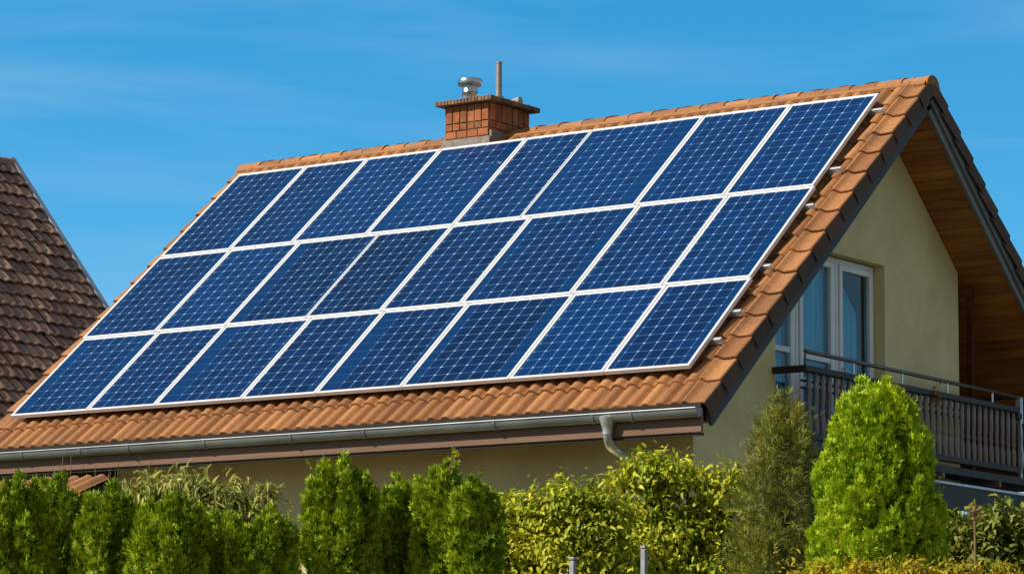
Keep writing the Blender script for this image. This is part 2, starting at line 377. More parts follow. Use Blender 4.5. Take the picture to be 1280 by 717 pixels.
house = thing('tiled_house', (-4.5, 0, 0), 'cream house with an orange brown tiled roof carrying solar panels', 'house')

VW = .25                                   # width of the verge tiles
tf = MB(); tiles(tf, OF, XV, DF, NF, XL+VW-.03, -VW+.03, .20, SE, 16, .162, 2, 3)
# verge tiles: flat with a raised roll towards the field and a flap hanging down over the barge board
def verge_tiles(mb, O, D, Nn, xe, inward, S0, S1, courses, flap=.15, lift=.034, mf=None):
    ln = (S1-S0)/courses
    rng = random.Random(5)
    px = np.array([VW, VW-.025, VW-.05, VW-.08, .145, .06, .03, .010, 0.0, 0.0, 0.0])
    ph = np.array([.006, .034, .040, .014, .002, .004, .010, .010, .0, -flap*.5, -flap])
    for c in range(courses):
        ds = rng.uniform(-.006, .006); dn = rng.uniform(-.003, .003)
        a, b = S0+c*ln-.02, S0+(c+1)*ln+.03+ds
        rows = [(a, .0, 0), ((a+b)/2, lift*.5, 0), (b-.014, lift*.95, 0), (b-.003, lift*.9, 0), (b, lift*.6, 0), (b-.002, lift*.3, .004)]
        V = []
        for s, h, e in rows:
            out = np.where(ph < 0, .012*(s-a)/(b-a), 0)      # the flaps step outwards too
            V.append(O + XV*((xe + inward*(px-out-.006*(s-a)/(b-a))))[:, None] + D*s + Nn*(ph+h+dn)[:, None])
        k = len(px); R = len(rows)
        F = [(i*k+j, (i+1)*k+j, (i+1)*k+j+1, i*k+j+1) if inward < 0 else (i*k+j, i*k+j+1, (i+1)*k+j+1, (i+1)*k+j) for i in range(R-1) for j in range(8)]
        mb.add(np.vstack(V), F)
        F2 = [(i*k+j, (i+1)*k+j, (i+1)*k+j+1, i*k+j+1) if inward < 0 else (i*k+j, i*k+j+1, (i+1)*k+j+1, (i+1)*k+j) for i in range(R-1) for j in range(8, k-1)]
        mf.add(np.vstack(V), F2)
vf = MB()
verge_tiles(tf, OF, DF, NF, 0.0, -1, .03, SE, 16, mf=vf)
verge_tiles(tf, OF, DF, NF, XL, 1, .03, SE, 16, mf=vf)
roof = tf.build('roof', MT['tile'], house, smooth=True)
tb = MB(); tiles(tb, OB, XV, DB, NB, XL+VW-.03, -VW+.03, .03, SE, 16, .324, 1, 4, samples=7)
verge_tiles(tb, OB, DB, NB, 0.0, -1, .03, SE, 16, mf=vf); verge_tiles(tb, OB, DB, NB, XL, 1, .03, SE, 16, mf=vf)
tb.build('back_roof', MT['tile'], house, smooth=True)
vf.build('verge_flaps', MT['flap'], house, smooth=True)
# underlay below the tiles
ub = MB()
for O_, D_, N_ in ((OF, DF, NF), (OB, DB, NB)):
    P = [O_+XV*x+D_*s-N_*h for h in (.012, .07) for x, s in ((XL+.05, 0.0), (-.05, 0.0), (-.05, SE-.04), (XL+.05, SE-.04))]
    ub.add(P, [(0, 1, 2, 3), (7, 6, 5, 4), (0, 4, 5, 1), (1, 5, 6, 2), (2, 6, 7, 3), (3, 7, 4, 0)])
ub.build('roof_underlay', MT['deck'], house)
# ridge tiles
rc = MB(); rng = random.Random(8); nr = 30; lr = -XL/nr
for i in range(nr):
    a = -i*lr+.004; b = a-lr-.045
    dz = rng.uniform(-.004, .004); ang = np.linspace(-.08, math.pi+.08, 13)
    V = []
    for x, r in ((a, .124), (a-.030, .124), (a-.036, .120), (b, .114)):
        V.append(np.stack([np.full(13, x), r*np.cos(ang)*1.12, ZA-.118+dz+r*np.sin(ang)], 1))
    V.append(np.stack([np.full(13, a), 0.112*np.cos(ang)*1.12, ZA-.118+dz+.112*np.sin(ang)], 1))
    F = [(q*13+j, q*13+j+1, (q+1)*13+j+1, (q+1)*13+j) for q in range(3) for j in range(12)] + [(4*13+j, 4*13+j+1, j+1, j) for j in range(12)]
    rc.add(np.vstack(V), F)
ang = np.linspace(-.08, math.pi+.08, 13)
rc.add(np.stack([np.full(13, .003), .122*np.cos(ang)*1.12, ZA-.118+.122*np.sin(ang)], 1), [tuple(range(13))])
rc.build('ridge_tiles', MT['tile'], house, smooth=True)

rf = MB()
for O_, D_, N_ in ((OF, DF, NF), (OB, DB, NB)):      # mortar fillet between the ridge tiles and the top course
    P = [O_+XV*x+D_*s_+N_*h for x in (XL+.01, -.01) for s_, h in ((.06, .03), (.155, .052), (.20, .050), (.212, .02))]
    rf.add(P, [(j, j+1, 4+j+1, 4+j) if N_[1] < 0 else (j, 4+j, 4+j+1, j+1) for j in range(3)])
rf.build('ridge_fillet', MT['tile'], house)
# barge boards under the verge flaps (right gable and left gable)
def slopebox(mb, O, D, Nn, x0, x1, s0, s1, h0, h1):
    P = [O+XV*x+D*s+Nn*h for h in (h0, h1) for x, s in ((x0, s0), (x1, s0), (x1, s1), (x0, s1))]
    mb.add(P, [(3, 2, 1, 0), (4, 5, 6, 7), (0, 1, 5, 4), (1, 2, 6, 5), (2, 3, 7, 6), (3, 0, 4, 7)])
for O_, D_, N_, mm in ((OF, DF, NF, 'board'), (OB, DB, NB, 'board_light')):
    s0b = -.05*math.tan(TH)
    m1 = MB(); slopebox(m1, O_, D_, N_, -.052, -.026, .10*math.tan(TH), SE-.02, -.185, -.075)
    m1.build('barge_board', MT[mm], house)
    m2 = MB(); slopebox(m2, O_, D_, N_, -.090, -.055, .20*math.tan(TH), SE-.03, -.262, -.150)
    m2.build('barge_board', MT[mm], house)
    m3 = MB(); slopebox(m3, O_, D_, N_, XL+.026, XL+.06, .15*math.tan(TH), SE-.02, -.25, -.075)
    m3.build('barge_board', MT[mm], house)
# soffit of varnished boards, running along the ridge direction
XW = -.62
def soffit(O, D, Nn, x0, x1, s0, s1, w=.135):
    mb = MB(); s = s0; q = random.Random(2)
    while s < s1:
        e = min(s+w, s1)
        slopebox(mb, O, D, Nn, x0, x1, s+.003, e-.003, -.245, -.222+q.uniform(-.003, .003)); s = e
    return mb
H1 = .245*math.tan(TH)
soffit(OF, DF, NF, XW-.4, -.092, H1, SE-.05).build('soffit', MT['soffit'], house)
soffit(OB, DB, NB, -3.0, -.092, H1, SE-.05).build('soffit', MT['soffit'], house)
soffit(OF, DF, NF, XL+.07, XW-.41, SE-.95, SE-.05).build('soffit', MT['soffit'], house)
soffit(OF, DF, NF, XL+.07, -7.4, H1, SE-.96).build('soffit', MT['soffit'], house)

# walls: the gable wall with its window opening, front wall and the rest
def under(y): return ZA - .02 - abs(y)*math.tan(TH) - .232/CT      # soffit height
YF, YB, YR = -3.65, 1.69, 3.8
OL, OM, OR_ = -2.15, -1.55, .06             # window opening edges along y
ZT, ZTL, ZB = ZA-1.915, ZA-2.22, ZA-4.05
w = MB()
def wallpoly(pts): w.add([(XW, y, z) for y, z in pts], [tuple(range(len(pts)))])
wallpoly([(YF, 0), (OL, 0), (OL, under(OL)), (YF, under(YF))])
wallpoly([(OL, 0), (OR_, 0), (OR_, ZB), (OL, ZB)])
wallpoly([(OL, ZTL), (OM, ZTL), (OM, under(OM)), (OL, under(OL))])
wallpoly([(OM, ZT), (OR_, ZT), (OR_, under(OR_)), (0, under(0)), (OM, under(OM))])
wallpoly([(OR_, 0), (YB, 0), (YB, under(YB)), (OR_, under(OR_))])
IN = .13                                    # reveal depth
def reveal(a, b): w.add([(XW, *a), (XW, *b), (XW-IN, *b), (XW-IN, *a)], [(0, 1, 2, 3)])
reveal((OR_, ZB), (OR_, ZT)); reveal((OR_, ZT), (OM, ZT)); reveal((OM, ZT), (OM, ZTL)); reveal((OM, ZTL), (OL, ZTL)); reveal((OL, ZTL), (OL, ZB)); reveal((OL, ZB), (OR_, ZB))
w.add([(XW, YB, 0), (-3.0, YB, 0), (-3.0, YB, under(YB)), (XW, YB, under(YB))], [(0, 1, 2, 3)])      # return wall of the loggia
XWL = -7.76
w.add([(XWL, YF, 0), (XW, YF, 0), (XW, YF, under(YF)), (XWL, YF, under(YF))], [(0, 1, 2, 3)])         # front wall
w.add([(XWL, YF, 0), (XWL, YF, under(YF)), (XWL, 0, under(0)), (XWL, YR, under(YR)), (XWL, YR, 0)], [(0, 1, 2, 3, 4)])
w.add([(XWL, YR, 0), (-3.0, YR, 0), (-3.0, YR, under(YR)), (XWL, YR, under(YR))], [(0, 1, 2, 3)])
w.build('wall', MT['plaster'], house)
# loggia behind the balcony: plank wall and a slanting brace
lg = MB(); z = ZA-4.4
while z < under(YB)+.1:
    y1 = min(YR+.4, (ZA-.02-.232/CT-z-.15)/math.tan(TH))
    if y1 > YB+.05: lg.span((-2.35, YB+.012, z+.004), (-2.30, y1, z+.146))
    z += .15
lg.build('plank_wall', MT['logwood'], house)
br = MB(); A_ = np.array([-.5, YB+.05, ZA-1.95]); B_ = np.array([-1.0, YB+1.0, ZA-3.9]); d = B_-A_; L_ = np.linalg.norm(d); d /= L_
e1 = np.array([1.0, 0, 0]); e1 -= d*(e1@d); e1 /= np.linalg.norm(e1)
br.box((A_+B_)/2, (.06, .07, L_), (e1, np.cross(d, e1), d)); br.build('brace', MT['logwood'], house)
lf = MB(); lf.span((-2.98, YB+.02, ZA-4.55), (XW, 4.3, ZA-4.42)); lf.build('loggia_floor', MT['wood_dark'], house)
fc = MB(); fc.span((XL+.03, -4.47, ZA-4.045), (-.020, -4.432, ZA-3.838)); fascia = fc.build('fascia', MT['fascia'], house, bevel=.004)
fc3 = MB(); fc3.span((XL+.04, -4.462, ZA-3.836), (-.03, -4.425, ZA-3.775)); fc3.build('eave_filler', MT['deck'], house)  # dark strip added behind the gutter to stop a slit of sunlight
fc2 = MB(); fc2.span((XL+.03, -4.450, ZA-4.072), (-.03, -4.405, ZA-4.049)); fc2.build('fascia_painted_shadow', MT['deck'], house)  # dark strip standing in for the shadow gap below the fascia
fb = MB(); fb.span((-1.0, -4.472, ZA-4.03), (-.018, -4.4695, ZA-3.99))

# ------------------------------------------------------------------ window (gable)
def frame_ring(mb, y0, y1, z0, z1, t, x0, x1):
    mb.span((x0, y0, z0), (x1, y0+t, z1)); mb.span((x0, y1-t, z0), (x1, y1, z1))
    mb.span((x0, y0+t, z0), (x1, y1-t, z0+t)); mb.span((x0, y0+t, z1-t), (x1, y1-t, z1))
XP = XW-IN
def casement(name, y0, y1, z0, z1, transom=None, sash=True):
    f = MB(); frame_ring(f, y0, y1, z0, z1, .055, XP-.06, XP+.01)
    fo = f.build(name, MT['white'], house, bevel=.006)
    s = MB(); a = .058; frame_ring(s, y0+a, y1-a, z0+a, z1-a, .062, XP-.045, XP+.028)
    if transom: s.span((XP-.040, y0+a+.062, transom-.03), (XP+.022, y1-a-.062, transom+.03))
    s.build('sash', MT['white'], fo, bevel=.008)
    p = MB(); p.add([(XP-.009, y0+a+.055, z0+a+.055), (XP-.009, y1-a-.055, z0+a+.055), (XP-.009, y1-a-.055, z1-a-.055), (XP-.009, y0+a+.055, z1-a-.055)], [(0, 1, 2, 3)]); p.build('pane', MT['glass'], fo)
    return fo
casement('window', OL+.01, OM-.005, ZB+.01, ZTL-.01, ZA-2.965)
casement('window', OM+.005, -.755, ZB+.01, ZT-.01, ZA-2.99)
dr = casement('balcony_door', -.745, OR_-.01, ZB+.01, ZT-.01)
hd = MB(); hd.tube([(XP+.03, -.655, ZA-3.05), (XP+.07, -.655, ZA-3.05), (XP+.075, -.655, ZA-3.17)], .011, 8); hd.build('handle', MT['steel'], dr, smooth=True)
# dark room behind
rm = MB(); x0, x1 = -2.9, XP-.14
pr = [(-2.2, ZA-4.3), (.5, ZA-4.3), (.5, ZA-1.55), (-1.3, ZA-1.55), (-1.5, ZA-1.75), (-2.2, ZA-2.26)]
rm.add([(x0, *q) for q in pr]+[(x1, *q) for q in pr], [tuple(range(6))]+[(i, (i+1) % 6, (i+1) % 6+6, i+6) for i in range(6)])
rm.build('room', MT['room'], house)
# curtains hang inside: each its own thing
def curtain(y0, y1, top, bot, label, cut=None, seed=0):
    mb = MB(); ny, nz2 = 70, 14; V = []; q = random.Random(seed); ph = [q.uniform(0, 6) for _ in range(3)]
    for j in range(nz2+1):
        for i in range(ny+1):
            t = j/nz2; z = top+(bot-top)*t
            ye = y1 if cut is None else y0+(y1-y0)*cut(t)
            y = y0+(ye-y0)*i/ny
            s = (y-y0) if cut is None else (y1-y0)*i/ny
            x = XP-.105+.024*math.sin(s*62+ph[0])+.013*math.sin(s*117+ph[1]+t)+.006*math.sin(s*23+ph[2])
            V.append((x, y, z))
    F = [(j*(ny+1)+i, j*(ny+1)+i+1, (j+1)*(ny+1)+i+1, (j+1)*(ny+1)+i) for j in range(nz2) for i in range(ny)]
    mb.add(V, F)
    o = mb.build('curtain', MT['curtain'], None, loc=(XP-.1, (y0+y1)/2, bot), smooth=True)
    return tag(o, label, 'curtain', 'curtains behind the gable window')
curtain(OL+.05, OM-.02, ZTL-.06, ZA-3.98, 'pleated curtain with painted sky-reflection blue behind the left window pane beside the roof verge', seed=1)
curtain(OM+.04, -.79, ZT-.06, ZA-3.98, 'pleated curtain with painted sky-reflection blue filling the middle window pane of the gable', seed=2)
curtain(-.70, -.02, ZT-.08, ZA-3.98, 'curtain with painted sky-reflection blue pulled aside slantwise behind the balcony door glass', cut=lambda t: min(.86, .12+3.4*t), seed=3)

# ------------------------------------------------------------------ gutter and downpipe
gu = MB(); YG = -4.527; ZG = ZA-3.835; RG = .050
ang = np.linspace(math.pi, 2*math.pi, 13)
prof = [(YG+RG*math.cos(a), ZG+RG*1.65*math.sin(a)) for a in ang]
prof = [(YG-RG-.006+.006*math.cos(b), ZG+.006*math.sin(b)) for b in np.linspace(-.2, math.pi*1.6, 7)][::-1] + prof
V = []; xs = np.linspace(XL-.03, -.01, 2)
inner = [(YG+(RG-.006)*math.cos(a), ZG+(RG*1.65-.006)*math.sin(a)) for a in ang]
full = prof + inner[::-1]
k = len(full)
for x in xs: V += [(x, y, zz) for y, zz in full]
gu.add(V, [(j, k+j, k+(j+1) % k, (j+1) % k) for j in range(k)])
for xc in (xs[0], xs[1]):      # end caps
    pts = [(xc, YG+RG*math.cos(a), ZG+RG*1.65*math.sin(a)) for a in ang]
    gu.prism(pts, (.006, 0, 0))
gutter = gu.build('gutter', MT['zinc'], house, smooth=True)
for xb in (-8.30, -7.48, -6.82, -5.80, -4.69, -3.78, -2.24, -1.13, -.71):
    b = MB(); a2 = np.linspace(math.pi*.98, 2*math.pi*1.0, 12)
    for r_, wd in ((RG+.004, .028),):
        Vb = []
        for x in (xb-wd/2, xb+wd/2):
            for rr in (RG+.002, RG+.007): Vb += [(x, YG+rr*math.cos(a), ZG+(rr+RG*.65)*math.sin(a)) for a in a2]
        n_ = 12
        Fb = []
        for p_, q_ in ((0, 1), (1, 3), (3, 2), (2, 0)):
            Fb += [(p_*n_+j, q_*n_+j, q_*n_+j+1, p_*n_+j+1) for j in range(n_-1)]
        b.add(Vb, Fb)
    b.span((xb-.014, YG-RG-.012, ZG+.004), (xb+.014, YG+RG+.004, ZG+.010))
    b.build('gutter_bracket', MT['zinc'], gutter, smooth=True)
XD = -.99
dp = MB()
dp.lathe([(.080, .0), (.076, -.03), (.056, -.085), (.048, -.12), (.048, -.16)][::-1], (XD, YG, ZG-.03), 20)
path = [(XD, YG, ZG-.12), (XD, YG, ZG-.20), (XD-.01, YG+.03, ZG-.255), (XD-.03, YG+.12, ZG-.315), (XD-.09, YF-.19, ZG-.395), (XD-.11, YF-.095, ZG-.45), (XD-.115, YF-.07, ZG-.53), (XD-.115, YF-.07, ZG-.8), (XD-.115, YF-.07, .02)]
# smooth the bends
def smooth_path(P, it=2):
    P = [np.array(p) for p in P]
    for _ in range(it):
        Q = [P[0]]
        for a, b in zip(P[:-1], P[1:]): Q += [a*.75+b*.25, a*.25+b*.75]
        P = Q+[P[-1]]
    return P
dp.tube(smooth_path(path), .042, 16)
for t in (.5,):
    dp.tube([(XD-.105, YF-.115, ZG-.425), (XD-.113, YF-.085, ZG-.47)], .048, 16)
downpipe = dp.build('downpipe', MT['pipe'], house, smooth=True)

# ------------------------------------------------------------------ chimney
CX0, CX1, CY0, CY1 = -5.94, -5.32, -.40, .385
chim_top = ZA+.262
c = MB(); c.span((CX0+.008, CY0+.008, ZA-.75), (CX1-.008, CY1-.008, chim_top)); chim = c.build('chimney', MT['soot_mortar'], house)
bk = MB(); q = random.Random(4)
def brick_face(a, b, fixed, axis, nb, outw):
    rows = [(ZA-.62, ZA-.46, 4), (ZA-.45, ZA-.29, 4), (ZA-.28, ZA-.12, 4), (ZA-.11, ZA-.032, nb-2), (ZA-.022, ZA+.050, nb), (ZA+.062, ZA+.255, nb)]
    for z0, z1, n_ in rows:
        wd = (b-a)/n_
        for i in range(n_):
            u0_, u1_ = a+i*wd+.006, a+(i+1)*wd-.006; j = q.uniform(-.004, .004)
            if axis == 'x': bk.span((u0_, min(fixed, fixed+outw*.012)-(j if outw < 0 else 0), z0), (u1_, max(fixed, fixed+outw*.012)+.004, z1))
            else: bk.span((min(fixed, fixed+outw*.012)-.004, u0_, z0), (max(fixed, fixed+outw*.012)+j, u1_, z1))
brick_face(CX0+.012, CX1-.012, CY0+.01, 'x', 6, -1); brick_face(CY0+.012, CY1-.012, CX1-.01, 'y', 7, 1)
brick_face(CY0+.012, CY1-.012, CX0+.006, 'y', 7, -1); brick_face(CX0+.012, CX1-.012, CY1-.006, 'x', 6, 1)
bk.build('brickwork', MT['brick'], chim, bevel=.004)
cp = MB(); nb_ = 17
for i in range(nb_):
    x0 = CX0-.085+(CX1-CX0+.17)*i/nb_; x1 = CX0-.085+(CX1-CX0+.17)*(i+1)/nb_
    cp.span((x0+.003, CY0-.085, chim_top+.001), (x1-.003, CY0+.12, chim_top+.056+q.uniform(-.004, .004)))
    cp.span((x0+.003, CY1-.12, chim_top+.001), (x1-.003, CY1+.085, chim_top+.056+q.uniform(-.004, .004)))
for i in range(12):
    y0 = CY0+.125+(CY1-CY0-.25)*i/12; y1 = CY0+.125+(CY1-CY0-.25)*(i+1)/12
    for x0, x1 in ((CX0-.085, CX0+.12), (CX1-.12, CX1+.085)): cp.span((x0, y0+.003, chim_top+.001), (x1, y1-.003, chim_top+.056+q.uniform(-.004, .004)))
cp.span((CX0+.12, CY0+.12, chim_top-.01), (CX1-.12, CY1-.12, chim_top+.045))
cp.build('cap', MT['brick_dark'], chim, bevel=.006)
fl = MB()
fl.span((CX0-.02, CY0-.03, ZA-.75), (CX1+.02, CY0+.006, ZA-.130)); fl.span((CX1-.014, CY0+.01, ZA-.75), (CX1+.02, CY1+.02, ZA-.06)); fl.span((CX0-.02, CY0+.01, ZA-.75), (CX0+.006, CY1+.02, ZA-.06))
fl.build('flashing', MT['lead'], chim)
f1 = MB(); FX, FY, FZ = -5.68, -.28, chim_top+.05
f1.lathe([(.098, 0), (.098, .02), (.090, .025), (.090, .10), (.094, .105), (.090, .11), (.090, .20)], (FX, FY, FZ), 28)
f1.build('flue', MT['steel'], chim, smooth=True)
f2 = MB(); f2.lathe([(.10, .185), (.135, .19), (.142, .205), (.142, .245), (.128, .262), (.08, .272), (.01, .275)], (FX, FY, FZ), 28); f2.build('flue_cap', MT['steel'], chim, smooth=True)
f3 = MB(); f3.lathe([(.055, -.0), (.055, .05), (.036, .055), (.034, .42), (.038, .42), (.038, .44), (.02, .445)], (-5.36, -.17, FZ), 16); f3.build('vent_pipe', MT['rust'], chim, smooth=True)
f4 = MB(); f4.tube([(-5.43, .17, FZ+.03), (-5.30, .17, FZ+.055)], .045, 14); f4.tube([(-5.38, .17, FZ-.02), (-5.38, .17, FZ+.04)], .025, 8); f4.build('short_pipe', MT['mortar'], chim, smooth=True)

# ------------------------------------------------------------------ solar panels
HP = .16                                     # top face of the panels above the tiles
def roofpt(x, s, h): return OF + XV*x + DF*s + NF*h
ROWS = [(.497, 2.292), (2.292, 3.931), (3.931, 5.401)]
COLS = [[-8.885, -7.855, -6.960, -5.925, -4.755, -3.885, -2.463, -1.400, -.366],
        [-8.885, -7.816, -6.832, -5.732, -4.752, -3.735, -2.396, -1.335, -.342],
        [-8.848, -7.742, -6.805, -5.646, -4.690, -3.622, -2.341, -1.266, -.316]]
THIN = {(0, 5), (1, 3)}                      # seams that are only a thin line
MARG = {(0, 0): (0, .13), (0, 1): (0, .16), (0, 3): (.17, .17), (0, 5): (.12, .22), (0, 6): (.08, .1), (1, 2): (.17, .05), (1, 3): (0, .13), (1, 5): (.10, .15), (1, 7): (0, .12),
        (2, 0): (.15, .13), (2, 2): (.22, .05), (2, 4): (.22, .06), (2, 5): (.12, .16), (2, 7): (.05, .09), (1, 0): (.05, .1), (2, 3): (0, .1), (0, 7): (.08, .1)}
RN = ['top', 'middle', 'bottom']
ON = ['first', 'second', 'third', 'fourth', 'fifth', 'sixth', 'seventh', 'eighth']
def panel_label(r, c):
    row = '%s row' % RN[r]
    if c == 0: return 'blue solar panel at the left end of the %s beside the left verge' % row
    if c == 7: return 'blue solar panel at the right end of the %s beside the right verge' % row
    if (r, c) == (0, 3): return 'blue solar panel of the top row just below the chimney, fourth from its left end'
    return 'blue solar panel, %s from the left end of the %s' % (ON[c], row)
ROTX = TH
for r in range(3):
    s0, s1 = ROWS[r]
    for c_ in range(8):
        xa, xb = COLS[r][c_], COLS[r][c_+1]
        g_ = .006
        wd, ht = xb-xa-2*g_, s1-s0-2*g_
        t = thing('solar_panel', tuple(roofpt((xa+xb)/2, s1-g_, HP)), panel_label(r, c_), 'solar panel', 'solar panels on the tiled roof', rot=(ROTX, 0, 0))
        fw_l = .017 if (r, c_) in THIN else .030
        fw_r = .017 if (r, c_+1) in THIN else .030
        ft = .046 if r == 0 else .036; fb_ = .030 if r == 2 else .036
        if c_ == 0: fw_l = .036
        if c_ == 7: fw_r = .030
        fm = MB(); x0, x1 = -wd/2, wd/2; T = .042
        fm.span((x0, 0, -T), (x0+fw_l, ht, 0)); fm.span((x1-fw_r, 0, -T), (x1, ht, 0))
        fm.span((x0+fw_l, 0, -T), (x1-fw_r, fb_, 0)); fm.span((x0+fw_l, ht-ft, -T), (x1-fw_r, ht, 0))
        fo = fm.build('frame', MT['alu'], t, bevel=.0025)
        # glass laminate with cells
        a, b = x0+fw_l, x1-fw_r; lo, hi = fb_, ht-ft
        ml, mr = MARG.get((r, c_), (.015, .015)); n_r = [12, 11, 10][r]; cp_ = (hi-lo)/n_r
        n_c = max(4, round((b-a-ml-mr)/.143))
        xs = [a, a+ml, b-mr, b]; us = [(.5, .5), (0, n_c), (.5, .5)]; eps = .02/cp_*0
        me = bpy.data.meshes.new('laminate'); V = []; F = []; UV = []; MG = []
        for i in range(3):
            if xs[i+1]-xs[i] < .0005: continue
            k = len(V); V += [(xs[i], lo, -.006), (xs[i+1], lo, -.006), (xs[i+1], hi, -.006), (xs[i], hi, -.006)]; F.append((k, k+1, k+2, k+3))
            u0_, u1_ = us[i]; UV += [(u0_, 0), (u1_, 0), (u1_, n_r), (u0_, n_r)]; MG += [0.0 if i == 1 or xs[i+1]-xs[i] < .02 else 1.0]*4
        k = len(V); V += [(a, lo, -.030), (b, lo, -.030), (b, hi, -.030), (a, hi, -.030)]; F.append((k+3, k+2, k+1, k)); UV += [(.5, .5)]*4; MG += [1.0]*4
        me.from_pydata(V, [], F); me.materials.append(MT['cells'])
        ul = me.uv_layers.new(name='cells'); ul.data.foreach_set('uv', np.array(UV, 'f').ravel())
        at2 = me.attributes.new('margin', 'FLOAT', 'CORNER'); at2.data.foreach_set('value', np.array(MG, 'f'))
        go = bpy.data.objects.new('laminate', me); COL.objects.link(go); go.parent = t

# mounting rails: two below every row, their ends show at the right edge
def rail_label(i): return ['upper mounting rail end beside the top row of panels', 'lower mounting rail end beside the top row of panels', 'upper mounting rail end beside the middle row of panels',
                           'lower mounting rail end beside the middle row of panels', 'upper mounting rail end beside the bottom row of panels', 'lowest mounting rail end beside the bottom row of panels'][i]
for i, s in enumerate((.765, 1.90, 2.58, 3.66, 4.44, 4.904)):
    mb = MB(); xe = -.255 + (.02 if i < 2 else 0) + (.03 if i > 3 else 0)
    P0 = roofpt(-8.80, s, 0); ax = (XV, -DF, NF)
    for dh, hh in ((.066, .016), (.092, .014), (.112, .008)):
        mb.box(roofpt((xe-8.75)/2, s, dh), (xe+8.75, .036, hh), ax)
    mb.box(roofpt((xe-8.75)/2-.01, s, .089), (xe+8.75-.02, .022, .05), ax)
    o = mb.build('mounting_rail', MT['rail'], None, loc=tuple(roofpt(-4.5, s, .06)), bevel=.002)
    tag(o, 'silver ' + rail_label(i), 'mounting rail', 'mounting rails under the panels')

# ------------------------------------------------------------------ balcony
XB = -.285; BY0, BY1 = -2.17, 2.35
bc = MB(); bc.span((XB-.05, BY0-.05, ZA-3.255), (XB+.05, BY1, ZA-3.195)); bc.span((XW+.003, BY0-.05, ZA-3.255), (XB-.051, BY0+.05, ZA-3.195))
bc.span((XB-.05, BY1-.05, ZA-3.318), (XB+.05, BY1+.05, ZA-3.2555))
bal = bc.build('balcony', MT['wood_dark'], house, bevel=.006)
bb = MB(); bb.span((XB-.04, BY0-.02, ZA-3.90), (XB+.04, BY1, ZA-3.84)); bb.span((XW+.003, BY0-.02, ZA-3.90), (XB-.041, BY0+.04, ZA-3.84)); bb.build('bottom_rail', MT['wood_dark'], bal, bevel=.005)
for zc in (ZA-3.335, ZA-3.405):
    mrl = MB(); mrl.span((XB-.05, BY0+.01, zc-.010), (XB-.025, BY1-.02, zc+.010)); mrl.build('slat_rail', MT['wood_dark'], bal)
def baluster_profile():
    return [(.046, 0), (.046, .05), (.052, .09), (.050, .16), (.036, .19), (.030, .205), (.048, .225), (.050, .245), (.034, .265), (.044, .31), (.050, .42), (.048, .56), (.040, .585)]
nbal = 34; first_b = None
for i in range(nbal):
    y = BY0+.09+(BY1-BY0-.16)*i/(nbal-1)
    if first_b is None:
        m = MB(); m.lathe(baluster_profile(), (0, 0, 0), 10, squash=(.45, .74))
        me_o = m.build('baluster', MT['baluster'], bal, smooth=True); first_b = me_o
        me_o.location = np.array([XB, y, ZA-3.84])-LOC[house.name]
        for v in me_o.data.vertices: v.co = Vector(v.co)+Vector(LOC[house.name])
    else:
        o = first_b.copy(); COL.objects.link(o); o.parent = bal
        o.location = np.array([XB, y, ZA-3.84])-LOC[house.name]
hr = MB(); HZ = ZA-3.055
hr.tube([(XB, BY0+.02, HZ), (XB, BY1+.02, HZ-.02), (XB-.02, BY1+.05, HZ-.02), (XB-.9, BY1+.09, HZ-.02)], .020, 10)
hr.tube([(XB, BY0+.02, HZ-.001), (XB, BY0+.02, ZA-3.19)], .011, 8)
hr.build('handrail', MT['bronze'], bal, smooth=True)
for y in (-1.2, -.2, .78, 1.80):
    sp = MB(); sp.tube([(XB, y, ZA-3.19), (XB, y, HZ-.02)], .012, 8); sp.build('handrail_support', MT['steel'], bal, smooth=True)
po = MB(); po.span((XB-.03, BY1+.053, ZA-3.36), (XB+.03, BY1+.115, HZ-.02)); po.span((XB-.012, BY1+.06, ZA-3.95), (XB+.022, BY1+.10, ZA-3.36))
po.tube(smooth_path([(XB+.01, BY1+.075, ZA-3.34), (XB+.05, BY1+.03, ZA-3.47), (XB+.02, BY1+.07, ZA-3.62), (XB+.055, BY1+.05, ZA-3.74), (XB+.01, BY1+.075, ZA-3.9)]), .016, 8)
po.build('corner_post', MT['galv'], bal, smooth=True, bevel=.004)
bf = MB(); bf.span((XW+.002, BY0, ZA-4.02), (XB+.02, 4.2, ZA-3.945)); bf.build('balcony_floor', MT['wood_dark'], bal)
for y in (.62, 1.9, -.9):
    jo = MB(); jo.span((XW+.01, y-.02, ZA-4.08), (XB+.03, y+.02, ZA-4.021)); jo.build('joist', MT['twig'], bal)
# canopy below the balcony with its ledge, fascia and boarded wall
cn_ = MB(); cn_.prism([(XW+.003, -.9, ZA-4.06), (XB+.14, -.9, ZA-4.13), (XB+.14, -.9, ZA-4.155), (XW+.003, -.9, ZA-4.10)], (0, 6.0, 0))
can = cn_.build('canopy', MT['galv'], house)
cf = MB(); cf.span((XB+.08, -.88, ZA-4.40), (XB+.125, 5.08, ZA-4.158)); cf.build('canopy_fascia', MT['wood_dark'], can)
sd = MB(); zz = ZA-4.42
while zz > .2:
    for y0, y1 in ((-.8, .88), (1.30, 2.02), (2.22, 4.6)): sd.span((XB-.12, y0, zz-.083), (XB-.09, y1, zz-.004))
    zz -= .085
sd.build('siding', MT['siding'], house)
sb = MB(); sb.span((XB-.30, -.8, 0), (XB-.13, 4.6, ZA-4.42)); sb.build('siding_back', MT['deck'], house)
rl = MB(); rl.tube([(XB-.02, .95, ZA-4.50), (XB-.02, 1.27, ZA-4.50)], .075, 16); rl.build('awning_roll', MT['wood_dark'], house, smooth=True)

